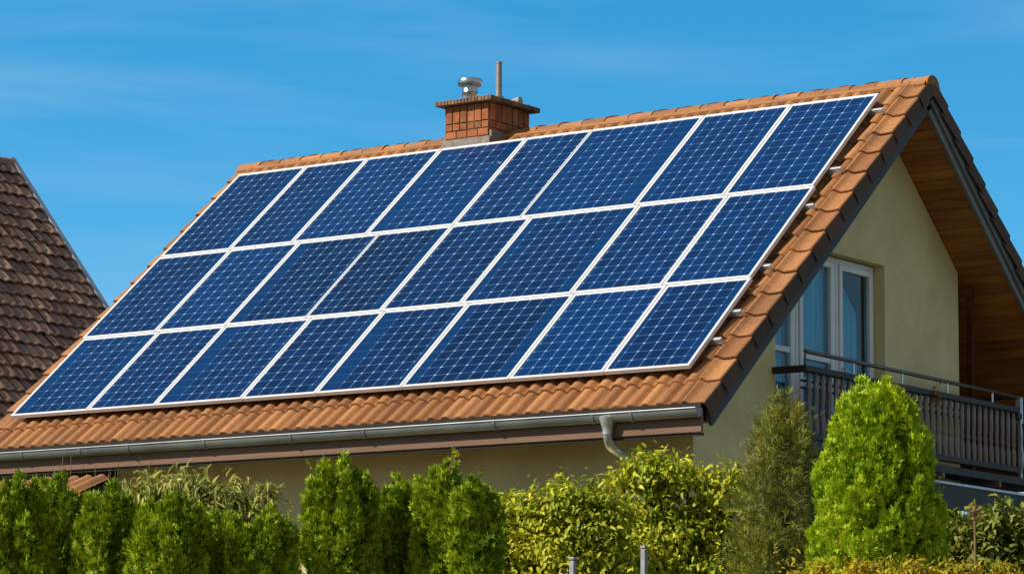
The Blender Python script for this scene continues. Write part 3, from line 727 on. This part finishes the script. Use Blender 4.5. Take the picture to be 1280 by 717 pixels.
# ------------------------------------------------------------------ neighbour's house
AL = rad(50.5)
NT = np.array([-19.63, 6.76, ZA+2.12])
ND = np.array([math.cos(AL), 0, -math.sin(AL)]); NN = np.array([math.sin(AL), 0, math.cos(AL)]); NX = np.array([0, -1.0, 0])
neigh = thing('neighbour_house', (NT[0], NT[1]-6, 0), 'house with a steep weathered brown tiled roof beyond the left verge', 'house')
nr_ = MB(); tiles(nr_, NT, NX, ND, NN, .06, 9.06, .05, 8.2, 31, .20, 1, 11, amp=.034, lift=.060, samples=6, thick=.022, jit=.014)
nr_.build('roof', MT['old_tile'], neigh, smooth=True)
ND2 = ND*np.array([-1, 1, 1]); NN2 = NN*np.array([-1, 1, 1])
nb2 = MB(); P = [NT+NX*x+ND2*s+NN2*h for h in (-.06, .0) for x, s in ((0, 0), (9.06, 0), (9.06, 8.2), (0, 8.2))]
nb2.add(P, [(0, 1, 2, 3), (7, 6, 5, 4), (0, 4, 5, 1), (1, 5, 6, 2), (2, 6, 7, 3), (3, 7, 4, 0)])
P = [NT+NX*x+ND*s+NN*h for h in (-.09, -.012) for x, s in ((0, 0), (9.06, 0), (9.06, 8.15), (0, 8.15))]
nb2.add(P, [(0, 1, 2, 3), (7, 6, 5, 4), (0, 4, 5, 1), (1, 5, 6, 2), (2, 6, 7, 3), (3, 7, 4, 0)])
nb2.build('back_roof', MT['deck'], neigh)
nv = MB()
P = [NT+NX*x+ND*s+NN*h for h in (-.10, .075) for x, s in ((-.03, -.04), (.075, -.04), (.075, 8.2), (-.03, 8.2))]
nv.add(P, [(3, 2, 1, 0), (4, 5, 6, 7), (0, 1, 5, 4), (1, 2, 6, 5), (2, 3, 7, 6), (3, 0, 4, 7)])
nv.build('verge_trim', MT['verge_metal'], neigh)
nrc = MB(); q = random.Random(12); y = .02
while y < 9:
    an = np.linspace(-.1, math.pi+.1, 11); V = []
    for yy, r in ((y, .12), (y+.03, .12), (y+.36, .10)): V.append(np.stack([NT[0]+r*np.cos(an)*.95, np.full(11, NT[1]-yy), NT[2]-.055+r*np.sin(an)], 1))
    nrc.add(np.vstack(V), [(a*11+j, a*11+j+1, (a+1)*11+j+1, (a+1)*11+j) for a in range(2) for j in range(10)]); y += .33
nrc.build('ridge_tiles', MT['old_tile'], neigh, smooth=True)
nw = MB(); ez = NT[2]-7.7*math.sin(AL)-.1; ex = NT[0]+7.5*math.cos(AL); exl = NT[0]-7.5*math.cos(AL)
nw.prism([(exl, NT[1]-.4, 0), (ex, NT[1]-.4, 0), (ex, NT[1]-.4, ez), (NT[0], NT[1]-.4, NT[2]-.2), (exl, NT[1]-.4, ez)], (0, -8.4, 0))
nw.build('wall', MT['siding'], neigh)

# ------------------------------------------------------------------ vegetation builders
def mesh_from(name, V, F3, m, parent=None, loc=(0, 0, 0)):
    me = bpy.data.meshes.new(name)
    V = np.asarray(V, 'f')-np.asarray(loc, 'f'); nv_, nf = len(V), len(F3)
    me.vertices.add(nv_); me.vertices.foreach_set('co', V.ravel())
    me.loops.add(nf*3); me.loops.foreach_set('vertex_index', np.asarray(F3, 'i').ravel())
    me.polygons.add(nf); me.polygons.foreach_set('loop_start', np.arange(0, nf*3, 3, dtype='i')); me.polygons.foreach_set('loop_total', np.full(nf, 3, 'i'))
    me.update(calc_edges=True); me.validate()
    me.materials.append(m)
    o = bpy.data.objects.new(name, me); COL.objects.link(o)
    if parent: o.parent = parent
    else: o.location = loc
    return o
def unit(a): return a/(np.linalg.norm(a, axis=-1, keepdims=True)+1e-9)
# templates in (side, along, normal) units of the leaf length
def spray_tpl(lobes=5, width=.13, open_=62, curl=.10):
    """a flat fan of scale-leaf shoots from one root"""
    V = [(0, 0, 0)]; F = []
    for i in range(lobes):
        a = rad((i/(lobes-1)-.5)*2*open_); l_ = 1.0-.42*abs(i/(lobes-1)-.5)*2; sx, sy = math.sin(a), math.cos(a)
        k = len(V); bow = curl*((i % 2)*2-1)
        V += [(sx*l_*.52-sy*width*.9, sy*l_*.52+sx*width*.9, bow*.4), (sx*l_, sy*l_, bow), (sx*l_*.52+sy*width*.9, sy*l_*.52-sx*width*.9, bow*.4)]
        F += [(0, k+2, k+1), (0, k+1, k)]
    return np.array(V), np.array(F)
def leaf_tpl(wid=.55, fold=.12, droop=.22):
    h = wid/2
    V = [(0, 0, 0), (-h*.8, .30, fold), (0, .34, 0), (h*.8, .30, fold), (-h*.62, .68, fold*.6-droop*.4), (0, .70, -droop*.45), (h*.62, .68, fold*.6-droop*.4), (0, 1.0, -droop)]
    F = [(0, 2, 1), (0, 3, 2), (1, 2, 5), (1, 5, 4), (2, 3, 6), (2, 6, 5), (4, 5, 7), (5, 6, 7)]
    return np.array(V), np.array(F)
def scatter(tpl, P, D, U, L, rng):
    """place a template leaf at every P, pointing along D, facing U, of length L"""
    tv, tf_ = tpl; n = len(P)
    D = unit(D); U = unit(U-D*(U*D).sum(1, keepdims=True)); Sd = np.cross(D, U)
    V = P[:, None, :] + L[:, None, None]*(tv[None, :, 0:1]*Sd[:, None] + tv[None, :, 1:2]*D[:, None] + tv[None, :, 2:3]*U[:, None])
    F = tf_[None]+(np.arange(n)*len(tv))[:, None, None]
    return V.reshape(-1, 3), F.reshape(-1, 3)
def trunk_part(parent, base, top, r, seed=0, limbs=()):
    mb = MB(); q = np.random.default_rng(seed); base = np.array(base, float); top = np.array(top, float)
    P = [base+(top-base)*t+np.append(q.normal(0, .02, 2), 0)*(0 < t < 1) for t in np.linspace(0, 1, 6)]
    mb.tube(P, np.linspace(r, r*.3, 6), 8)
    for a, b, rr in limbs:
        a = np.array(a, float); b = np.array(b, float); mid = (a+b)/2+q.normal(0, .04, 3)+np.array([0, 0, .03])
        mb.tube([a, mid, b], [rr, rr*.7, rr*.35], 6)
    return mb.build('trunk', MT['bark'], parent, smooth=True)

def conifer(name, cx, cy, H, prof, m, label, cat, seed, group=None, clumps=70, per=120, L=.06, zlo=2.2, wild=.26, nrm=.75, tpl=None, cr=(.04, .085), ch=(.18, .42), lean=.5, wisps=90, fill=900, outward=.55, leaders=6, lspan=.22, rmin=.44):
    """evergreen of upright flame shaped clumps round a trunk, dark gaps between them; prof(z) is the radius at height z"""
    q = np.random.default_rng(seed); tpl = tpl or spray_tpl()
    t = thing(name, (cx, cy, 0), label, cat, group); base = np.array([cx, cy, 0.0])
    PP, DD, UU, LL = [], [], [], []
    zs = np.linspace(.2, H, 200); R = np.array([max(prof(z), .01) for z in zs]); wgt = np.where(zs > zlo, R, R*.35); cdf = np.cumsum(wgt)/wgt.sum()
    n = clumps; z = np.interp((np.arange(n)+q.uniform(0, 1, n))/n, cdf, zs); lead = set(range(n-leaders, n)); z[n-leaders:] = H
    ph = (np.arange(n)*2.39996+q.normal(0, .35, n)) % (2*math.pi)
    for i in range(n):
        rc_, hc = q.uniform(*cr), q.uniform(*ch)
        zt = H-q.uniform(0, lspan) if i in lead else min(z[i]+hc, H-q.uniform(.04, .14)); zc = zt-hc
        r_ = max(prof(zt), 0.0); rb = max(prof(max(zc, .1)), .01)
        rc_ = min(rc_, rb*.6+.015)
        o = np.array([math.cos(ph[i]), math.sin(ph[i]), 0.0])
        if i == n-1: zt = H; zc = zt-hc; rb = max(prof(zc), .01)
        rad_ = max(0, rb-rc_*.9)*(.05 if i == n-1 else .3 if i == n-2 else q.uniform(0, .75) if i in lead else q.uniform(rmin, 1.10)); c0 = base+o*rad_+np.array([0, 0, zc])
        tip = base+o*max(0, min(rad_, r_-rc_*.3))+np.array([q.normal(0, .02), q.normal(0, .02), zt])
        tip += o*lean*q.uniform(0, .14)
        k = int(per*q.uniform(.55, 1.2)) if zc > zlo-.3 else per//3
        u = q.uniform(0, 1, k)**.8; a = q.uniform(0, 2*math.pi, k)
        e = rc_*np.sin(np.pi*np.clip(u*.84+.14, 0, 1))**.8*np.sqrt(q.uniform(.45, 1.15, k))
        rd = np.stack([np.cos(a), np.sin(a), np.zeros(k)], 1)
        P = c0+(tip-c0)*u[:, None]+rd*e[:, None]
        D = rd*outward+np.array([0, 0, 1.0])+o*.12+q.normal(0, wild, (k, 3))
        PP.append(P); DD.append(D); UU.append(rd*.8+o*.3+q.normal(0, nrm, (k, 3))); LL.append(L*q.uniform(.6, 1.35, k))
    # wisps that stand out of the outline
    z = np.interp(q.uniform(0, 1, wisps), cdf, zs); ph = q.uniform(0, 2*math.pi, wisps); k = 14
    for i in range(wisps):
        o = np.array([math.cos(ph[i]), math.sin(ph[i]), 0.0]); p0 = base+o*prof(z[i])*.9+np.array([0, 0, z[i]-.06]); ax = unit(o*outward*1.3+np.array([0, 0, 1])+q.normal(0, wild*.6, 3)); ln = q.uniform(.08, .20)
        u = q.uniform(0, 1, k); PP.append(p0+ax*(u*ln)[:, None]+q.normal(0, .008, (k, 3))); DD.append(ax+q.normal(0, .3, (k, 3))); UU.append(o+q.normal(0, .6, (k, 3))); LL.append(L*q.uniform(.5, .9, k)*(1.1-.5*u))
    # leafy inside, seen only through the gaps
    z = np.interp(q.uniform(0, 1, fill), cdf, zs); rr = np.array([max(prof(v), .01) for v in z])*.74*np.sqrt(q.uniform(0, 1, fill)); ph = q.uniform(0, 6.283, fill)
    PP.append(base+np.stack([rr*np.cos(ph), rr*np.sin(ph), np.minimum(z, H-.12)-.05], 1)); DD.append(q.normal(0, .6, (fill, 3))+np.array([0, 0, .8])); UU.append(q.normal(0, 1, (fill, 3))); LL.append(np.full(fill, L*1.5))
    V, F = scatter(tpl, np.vstack(PP), np.vstack(DD), np.vstack(UU), np.concatenate(LL), q)
    mesh_from('crown', V, F, m, t, base)
    limbs = []
    for _ in range(46):
        zz_ = q.uniform(.4, H*.88); a = q.uniform(0, 6.28); r_ = prof(zz_)*.72
        limbs.append(((cx, cy, max(.1, zz_-.25)), (cx+r_*math.cos(a), cy+r_*math.sin(a), zz_), .010))
    trunk_part(t, base, (cx, cy, H*.93), .055, seed, limbs)
    return t

def leafy(name, base, lumps, m, label, cat, seed, group=None, n_leaf=5000, L=.075, wid=.55, droop=.25, hang=.4, shoots=0, stems=14, gaps=.5, tall=(.1, .3), low=.3):
    """leafy shrub: stems from the ground carry twigs; leaves sit on the shell of uneven lumps (centre, radii), with gaps between clusters"""
    q = np.random.default_rng(seed); base = np.array(base, float)
    t = thing(name, tuple(base), label, cat, group); tpl = leaf_tpl(wid, .12, droop)
    vol = np.array([r[0]*r[1]+r[0]*r[2] for _, r in lumps]); vol = vol/vol.sum(); PP = []; DD = []; UU = []
    tw = MB()
    for (c, r), fr in zip(lumps, vol):
        c = np.array(c, float); r = np.array(r, float); n = int(n_leaf*fr); ncl = max(6, n//24)
        d = unit(q.normal(0, 1, (ncl, 3))); d[:, 2] = np.where(d[:, 2] < -.4, -d[:, 2], d[:, 2]); d = unit(d)
        rr = q.uniform(.5, 1.05, ncl)**.7
        cc = c+d*r*rr[:, None]
        for i in range(0, ncl, 3): tw.tube([c+(cc[i]-c)*.15, c+(cc[i]-c)*.6+q.normal(0, .03, 3), cc[i]], [.006, .004, .002], 4, cap=False)
        k = 24; pos = cc[:, None]+q.normal(0, 1, (ncl, k, 3))*np.array([.060, .060, .052])*q.uniform(.7, 1.3, (ncl, 1, 1))
        dirv = d[:, None]*.55+q.normal(0, .6, (ncl, k, 3))+np.array([0, 0, -hang])
        upn = d[:, None]*.6+np.array([0, 0, .75])+q.normal(0, .35, (ncl, k, 3))
        PP.append(pos.reshape(-1, 3)); DD.append(dirv.reshape(-1, 3)); UU.append(upn.reshape(-1, 3))
    for i in range(shoots):
        c, r = lumps[int(q.integers(len(lumps)))]; c = np.array(c, float); r = np.array(r, float)
        d = unit(np.array([q.normal(0, .5), q.normal(0, .5), 1.0])); p0 = c+d*r*.75; ln = q.uniform(*tall)
        p1 = p0+np.array([d[0]*.5, d[1]*.5, 1])*ln*.6; p2 = p1+np.array([q.normal(0, .5), q.normal(0, .5), .5])*ln*.4
        tw.tube([p0, p1, p2], [.005, .004, .002], 4, cap=False)
        k = 16; u = q.uniform(.1, 1, k); pos = np.where((u < .6)[:, None], p0+(p1-p0)*(u/.6)[:, None], p1+(p2-p1)*((u-.6)/.4)[:, None])
        PP.append(pos+q.normal(0, .012, (k, 3))); DD.append(q.normal(0, .8, (k, 3))+np.array([0, 0, .15-hang])); UU.append(np.array([0, 0, 1])+q.normal(0, .4, (k, 3)))
    P = np.vstack(PP); D = np.vstack(DD); U = np.vstack(UU); ok = P[:, 2] > low; P, D, U = P[ok], D[ok], U[ok]
    V, F = scatter(tpl, P, D, U, L*q.uniform(.6, 1.25, len(P)), q)
    mesh_from('foliage', V, F, m, t, base)
    for i in range(stems):
        c, r = lumps[i % len(lumps)]; c = np.array(c, float)
        e = c+q.normal(0, .3, 3)*np.array(r); s0 = np.array([base[0]+(c[0]-base[0])*.4+q.normal(0, .06), base[1]+(c[1]-base[1])*.4+q.normal(0, .06), 0])
        tw.tube(smooth_path([s0, (s0+e)/2+q.normal(0, .08, 3), e], 1), np.linspace(.02, .008, 6), 6)
    tw.build('stem', MT['bark'], t)
    return t

def place(px, D): p = at(px, 700, D); return p[0], p[1]
def height(py, D): return at(640, py, D)[2]
PXM = lambda D: FPX/D                        # pixels of the 1280 wide photograph per metre

# ------------------------------------------------------------------ thuja hedge
def px_prof(D, pts):
    """radius by height from (photo row, half width) pairs at depth D"""
    zz = [height(py, D) for py, _ in pts][::-1]; rr = [w_/PXM(D) for _, w_ in pts][::-1]
    return lambda z: float(np.interp(z, zz, rr))
def col(D, top, hw, tip=.0):
    """blunt column: half width hw reached 55 px below the top"""
    return px_prof(D, [(top, 2+hw*tip*.6), (top+10, hw*(.24+tip*.4)), (top+28, hw*(.48+tip*.2)), (top+60, hw*.82), (top+110, hw*.98), (940, hw*.92)])
GR = 'thuja hedge trees in front of the house'
hedge = [
    (16, 588, 21.0, 56, 'bushy dark green thuja at the left edge of the hedge', .5),
    (66, 590, 21.6, 44, 'thuja with two blunt tips, second from the left edge', .4),
    (134, 598, 21.0, 48, 'rounded green thuja in front of the small orange roof', .3),
    (212, 614, 20.6, 56, 'low broad thuja below the pale drooping leaves', .5),
    (320, 628, 20.8, 60, 'low thuja left of the tallest one, right of the pale drooping shrub', .6),
    (268, 636, 21.4, 46, 'small thuja filling the dip between two low ones left of centre', .4),
    (425, 564, 21.2, 60, 'tallest thuja of the hedge with ragged pointed tips', .15),
    (505, 586, 21.6, 38, 'slim olive green thuja right of the tallest one', .5),
    (553, 572, 21.3, 40, 'thuja with a yellow twig sprouting from its top', .2),
    (594, 590, 20.9, 32, 'dark thuja at the right end of the hedge beside the vine', .4)]
for i, (px, py, D, hw, lab, tp) in enumerate(hedge):
    x, y = place(px, D); H = height(py, D)
    py += 5; H = height(py, D)
    conifer('thuja', x, y, H, col(D, py, hw, tp), MT['thuja'], lab, 'thuja', 20+i, GR, clumps=int(70+hw*2.0), per=115, L=.047, cr=(.026, .058), ch=(.18, .42), wisps=60, fill=2600, leaders=int(5+hw*.24), lspan=.30)
# the big bright round one and the brownish juniper
D = 19.2; x, y = place(1098, D); H = height(464, D)
conifer('round_thuja', x, y, H, px_prof(D, [(464, 3), (480, 20), (500, 36), (520, 48), (560, 62), (620, 74), (690, 80), (940, 72)]), MT['thuja_bright'], 'large bright green egg shaped thuja in front of the balcony', 'thuja', 61, None,
        clumps=620, per=95, L=.039, rmin=.70, cr=(.026, .052), ch=(.12, .26), wisps=200, fill=5500, leaders=10, lspan=.16)
D = 20.4; x, y = place(978, D); H = height(482, D)
conifer('juniper', x, y, H, px_prof(D, [(482, 3), (505, 17), (545, 34), (600, 51), (680, 64), (940, 60)]), MT['juniper'], 'brownish green feathery juniper left of the bright round thuja', 'juniper', 71, None,
        clumps=260, per=75, L=.062, zlo=2.3, wild=.5, leaders=7, tpl=spray_tpl(3, .045, 34), cr=(.03, .08), ch=(.12, .30), wisps=420, fill=3000, outward=1.0)

# ------------------------------------------------------------------ leafy shrubs
def lump(px, py, D, rx, rz, ry=None):
    """a lump of foliage centred where (px, py) lies at depth D; radii in photo pixels"""
    c = at(px, py, D); k = 1/PXM(D); return (tuple(c), (rx*k*.82, (ry or rx)*k*.82, rz*k*.78))
D = 22.5
x, y = place(720, D)
leafy('leafy_shrub', (x, y, 0), [lump(650, 672, D, 45, 48), lump(700, 640, D, 52, 42), lump(745, 652, D, 55, 48), lump(632, 668, D, 36, 46), lump(690, 700, D, 80, 45), lump(640, 720, D, 60, 50), lump(760, 715, D, 60, 40), lump(640, 820, D, 70, 80), lump(730, 840, D, 80, 90)],
      MT['vine'], 'broad yellow green leafy shrub between the hedge and the downpipe', 'shrub', 81, None, n_leaf=17500, L=.055, hang=.5, shoots=16, tall=(.10, .25))
D = 23.2
x, y = place(840, D)
leafy('climbing_shrub', (x, y, 0), [lump(815, 592, D, 40, 20), lump(850, 600, D, 42, 18), lump(790, 604, D, 26, 20), lump(905, 622, D, 38, 36), lump(815, 636, D, 30, 24), lump(845, 670, D, 62, 34), lump(910, 675, D, 45, 50), lump(810, 700, D, 70, 40), lump(880, 720, D, 70, 40), lump(810, 830, D, 75, 90), lump(890, 830, D, 70, 90)],
      MT['vine'], 'bright yellow green climbing shrub just below the downpipe elbow, left of the juniper', 'shrub', 82, None, n_leaf=20000, L=.060, hang=.6, shoots=22, tall=(.08, .22))
D = 24.0
x, y = place(240, D)
leafy('drooping_shrub', (x, y, 0), [lump(182, 620, D, 32, 24), lump(232, 622, D, 40, 28), lump(283, 630, D, 38, 24), lump(332, 634, D, 20, 16), lump(240, 660, D, 100, 26)],
      MT['pale_leaf'], 'pale wilting shrub with long drooping leaves above the hedge', 'shrub', 83, None, n_leaf=4600, L=.105, wid=.28, droop=.35, hang=.95, shoots=16, tall=(.08, .20))
D = 17.6
x, y = place(1130, D)
leafy('yellow_shrub', (x, y, 0), [lump(1015, 738, D, 45, 26), lump(1075, 736, D, 50, 26), lump(1140, 738, D, 55, 28), lump(1200, 742, D, 45, 28), lump(1260, 742, D, 40, 28), lump(1110, 780, D, 150, 40)],
      MT['yellow'], 'golden yellow low shrub along the bottom edge below the round thuja', 'shrub', 84, None, n_leaf=5200, L=.036, wid=.5, hang=.0, shoots=90, tall=(.05, .13))
D = 20.2
x, y = place(1235, D)
leafy('flowering_bush', (x, y, 0), [lump(1205, 675, D, 34, 26), lump(1245, 665, D, 38, 24), lump(1282, 675, D, 35, 30), lump(1230, 705, D, 60, 32), lump(1180, 710, D, 30, 34), lump(1240, 820, D, 80, 90)],
      MT['bush'], 'loose green bush with reddish tips under the boarded wall at right', 'bush', 85, None, n_leaf=9500, L=.058, hang=.25, shoots=14, tall=(.08, .20))
# tall dry stalk with a dead flower head
D = 18.6
x, y = place(1219, D); zt = height(634, D)
st = thing('dry_stalk', (x, y, 0), 'thin dry brown stalk with a dead flower head among green leaves', 'plant')
mb = MB(); mb.tube([(x, y, 0), (x+.01, y, zt*.5), (x-.005, y+.01, zt*.8), (x, y, zt)], [.012, .010, .008, .006], 6); mb.build('stem', MT['twig'], st)
q = np.random.default_rng(9); n = 26; P = np.array([x, y, zt-.01])+q.normal(0, .016, (n, 3)); V, F = scatter(leaf_tpl(.6), P, q.normal(0, 1, (n, 3)), q.normal(0, 1, (n, 3)), np.full(n, .035), q)
mesh_from('flower_head', V, F, MT['dead'], st, (x, y, 0))
# yellow twig on the eighth thuja
x, y = place(556, 21.2); zt = height(562, 21.2)
st = thing('climbing_twig', (x, y, 0), 'yellowish climbing twig standing out of the thuja top against the wall', 'plant')
mb = MB(); mb.tube([(x, y, .05), (x, y, zt-.35), (x+.03, y, zt-.12), (x+.09, y+.01, zt)], [.010, .008, .006, .003], 6); mb.build('stem', MT['twig'], st)
n = 46; u = q.uniform(0, 1, n); P = np.array([x, y, zt-.22])+np.outer(u, [.09, .01, .22])+q.normal(0, .014, (n, 3)); V, F = scatter(leaf_tpl(.6), P, q.normal(0, 1, (n, 3)), q.normal(0, 1, (n, 3))+np.array([0, 0, .6]), np.full(n, .045), q)
mesh_from('foliage', V, F, MT['vine'], st, (x, y, 0))
# dried plant on the balcony
p = np.array([XB+.07, .42, ZA-3.26])
n = 70; P = p+q.normal(0, 1, (n, 3))*np.array([.015, .032, .045]); V, F = scatter(leaf_tpl(.5), P, q.normal(0, 1, (n, 3)), q.normal(0, 1, (n, 3)), q.uniform(.03, .06, n), q)
dfl = thing('dried_plant', tuple(p), 'reddish brown dried flowers on the balcony rail behind the round thuja', 'plant')
mesh_from('flower_head', V, F, MT['dead'], dfl, p)
mb = MB()
for k_ in range(1, 4): mb.tube([p+np.array([-.04, 0, -.06]), p+np.array([0, (k_-2)*.02, 0]), p+np.array([.01, (k_-2)*.03, .07])], [.004, .003, .002], 5)
mb.build('stem', MT['twig'], dfl)

# posts sticking out of the shrubs
for px, py, lab in ((716, 696, 'shorter grey metal post among the leaves below the solar roof'), (805, 681, 'taller pale metal post among the climbing shrub leaves')):
    D = 20.6; x, y = place(px, D); zt = height(py, D)
    po = thing('garden_post', (x, y, 0), lab, 'post', 'grey posts in the shrubbery')
    mb = MB(); mb.box((x, y, zt/2-.01), (.034, .034, zt-.02)); mb.build('shaft', MT['post'], po, bevel=.003)
    mb = MB(); mb.box((x, y, zt-.005), (.040, .040, .018)); mb.build('cap', MT['post'], po, bevel=.004)

# ------------------------------------------------------------------ left background: small tiled shed, bare twigs, dark evergreens
D = 27.0
c = at(95, 604, D)
shed = thing('garden_shed', (c[0]-1.0, c[1], 0), 'small shed whose orange tiled roof edge shows above the hedge', 'shed')
a_ = rad(26); sd_d = np.array([0, -math.cos(a_), -math.sin(a_)]); sd_n = np.array([0, -math.sin(a_), math.cos(a_)])
O_ = np.array([c[0]+.35, c[1], c[2]+.02])
mb = MB(); tiles(mb, O_, np.array([-1.0, 0, 0]), sd_d, sd_n, 0, 2.4, 0, 1.6, 5, .16, 2, 31); mb.build('roof', MT['tile'], shed, smooth=True)
mb = MB(); mb.span((O_[0]-2.3, c[1]-1.35, 0), (O_[0]-.08, c[1]-.02, c[2]-.85)); mb.prism([(O_[0]-2.36, c[1]-.02, 0), (O_[0]-.02, c[1]-.02, 0), (O_[0]-.02, c[1]-.02, c[2]-.03), (O_[0]-2.36, c[1]-.02, c[2]-.03)], (0, .1, 0)); mb.build('wall', MT['siding'], shed)
D = 28.5
x, y = place(100, D); q2 = np.random.default_rng(17)
tw = thing('bare_shrub', (x, y, 0), 'bare reddish twigs below the left end of the gutter', 'shrub')
mb = MB(); zt = height(578, D)
for i in range(26):
    e = np.array([x+q2.normal(0, .28), y+q2.normal(0, .2), zt+q2.normal(-.12, .10)]); s0 = np.array([x+q2.normal(0, .08), y, 0]); mid = (s0*.35+e*.65)+q2.normal(0, .06, 3)
    mb.tube(smooth_path([s0, mid, e], 1), np.linspace(.010, .0025, 6), 5)
    mb.tube([mid, mid+(e-mid)*.5+q2.normal(0, .08, 3), e+q2.normal(0, .14, 3)], [.004, .003, .002], 4)
mb.build('stem', MT['twig'], tw)
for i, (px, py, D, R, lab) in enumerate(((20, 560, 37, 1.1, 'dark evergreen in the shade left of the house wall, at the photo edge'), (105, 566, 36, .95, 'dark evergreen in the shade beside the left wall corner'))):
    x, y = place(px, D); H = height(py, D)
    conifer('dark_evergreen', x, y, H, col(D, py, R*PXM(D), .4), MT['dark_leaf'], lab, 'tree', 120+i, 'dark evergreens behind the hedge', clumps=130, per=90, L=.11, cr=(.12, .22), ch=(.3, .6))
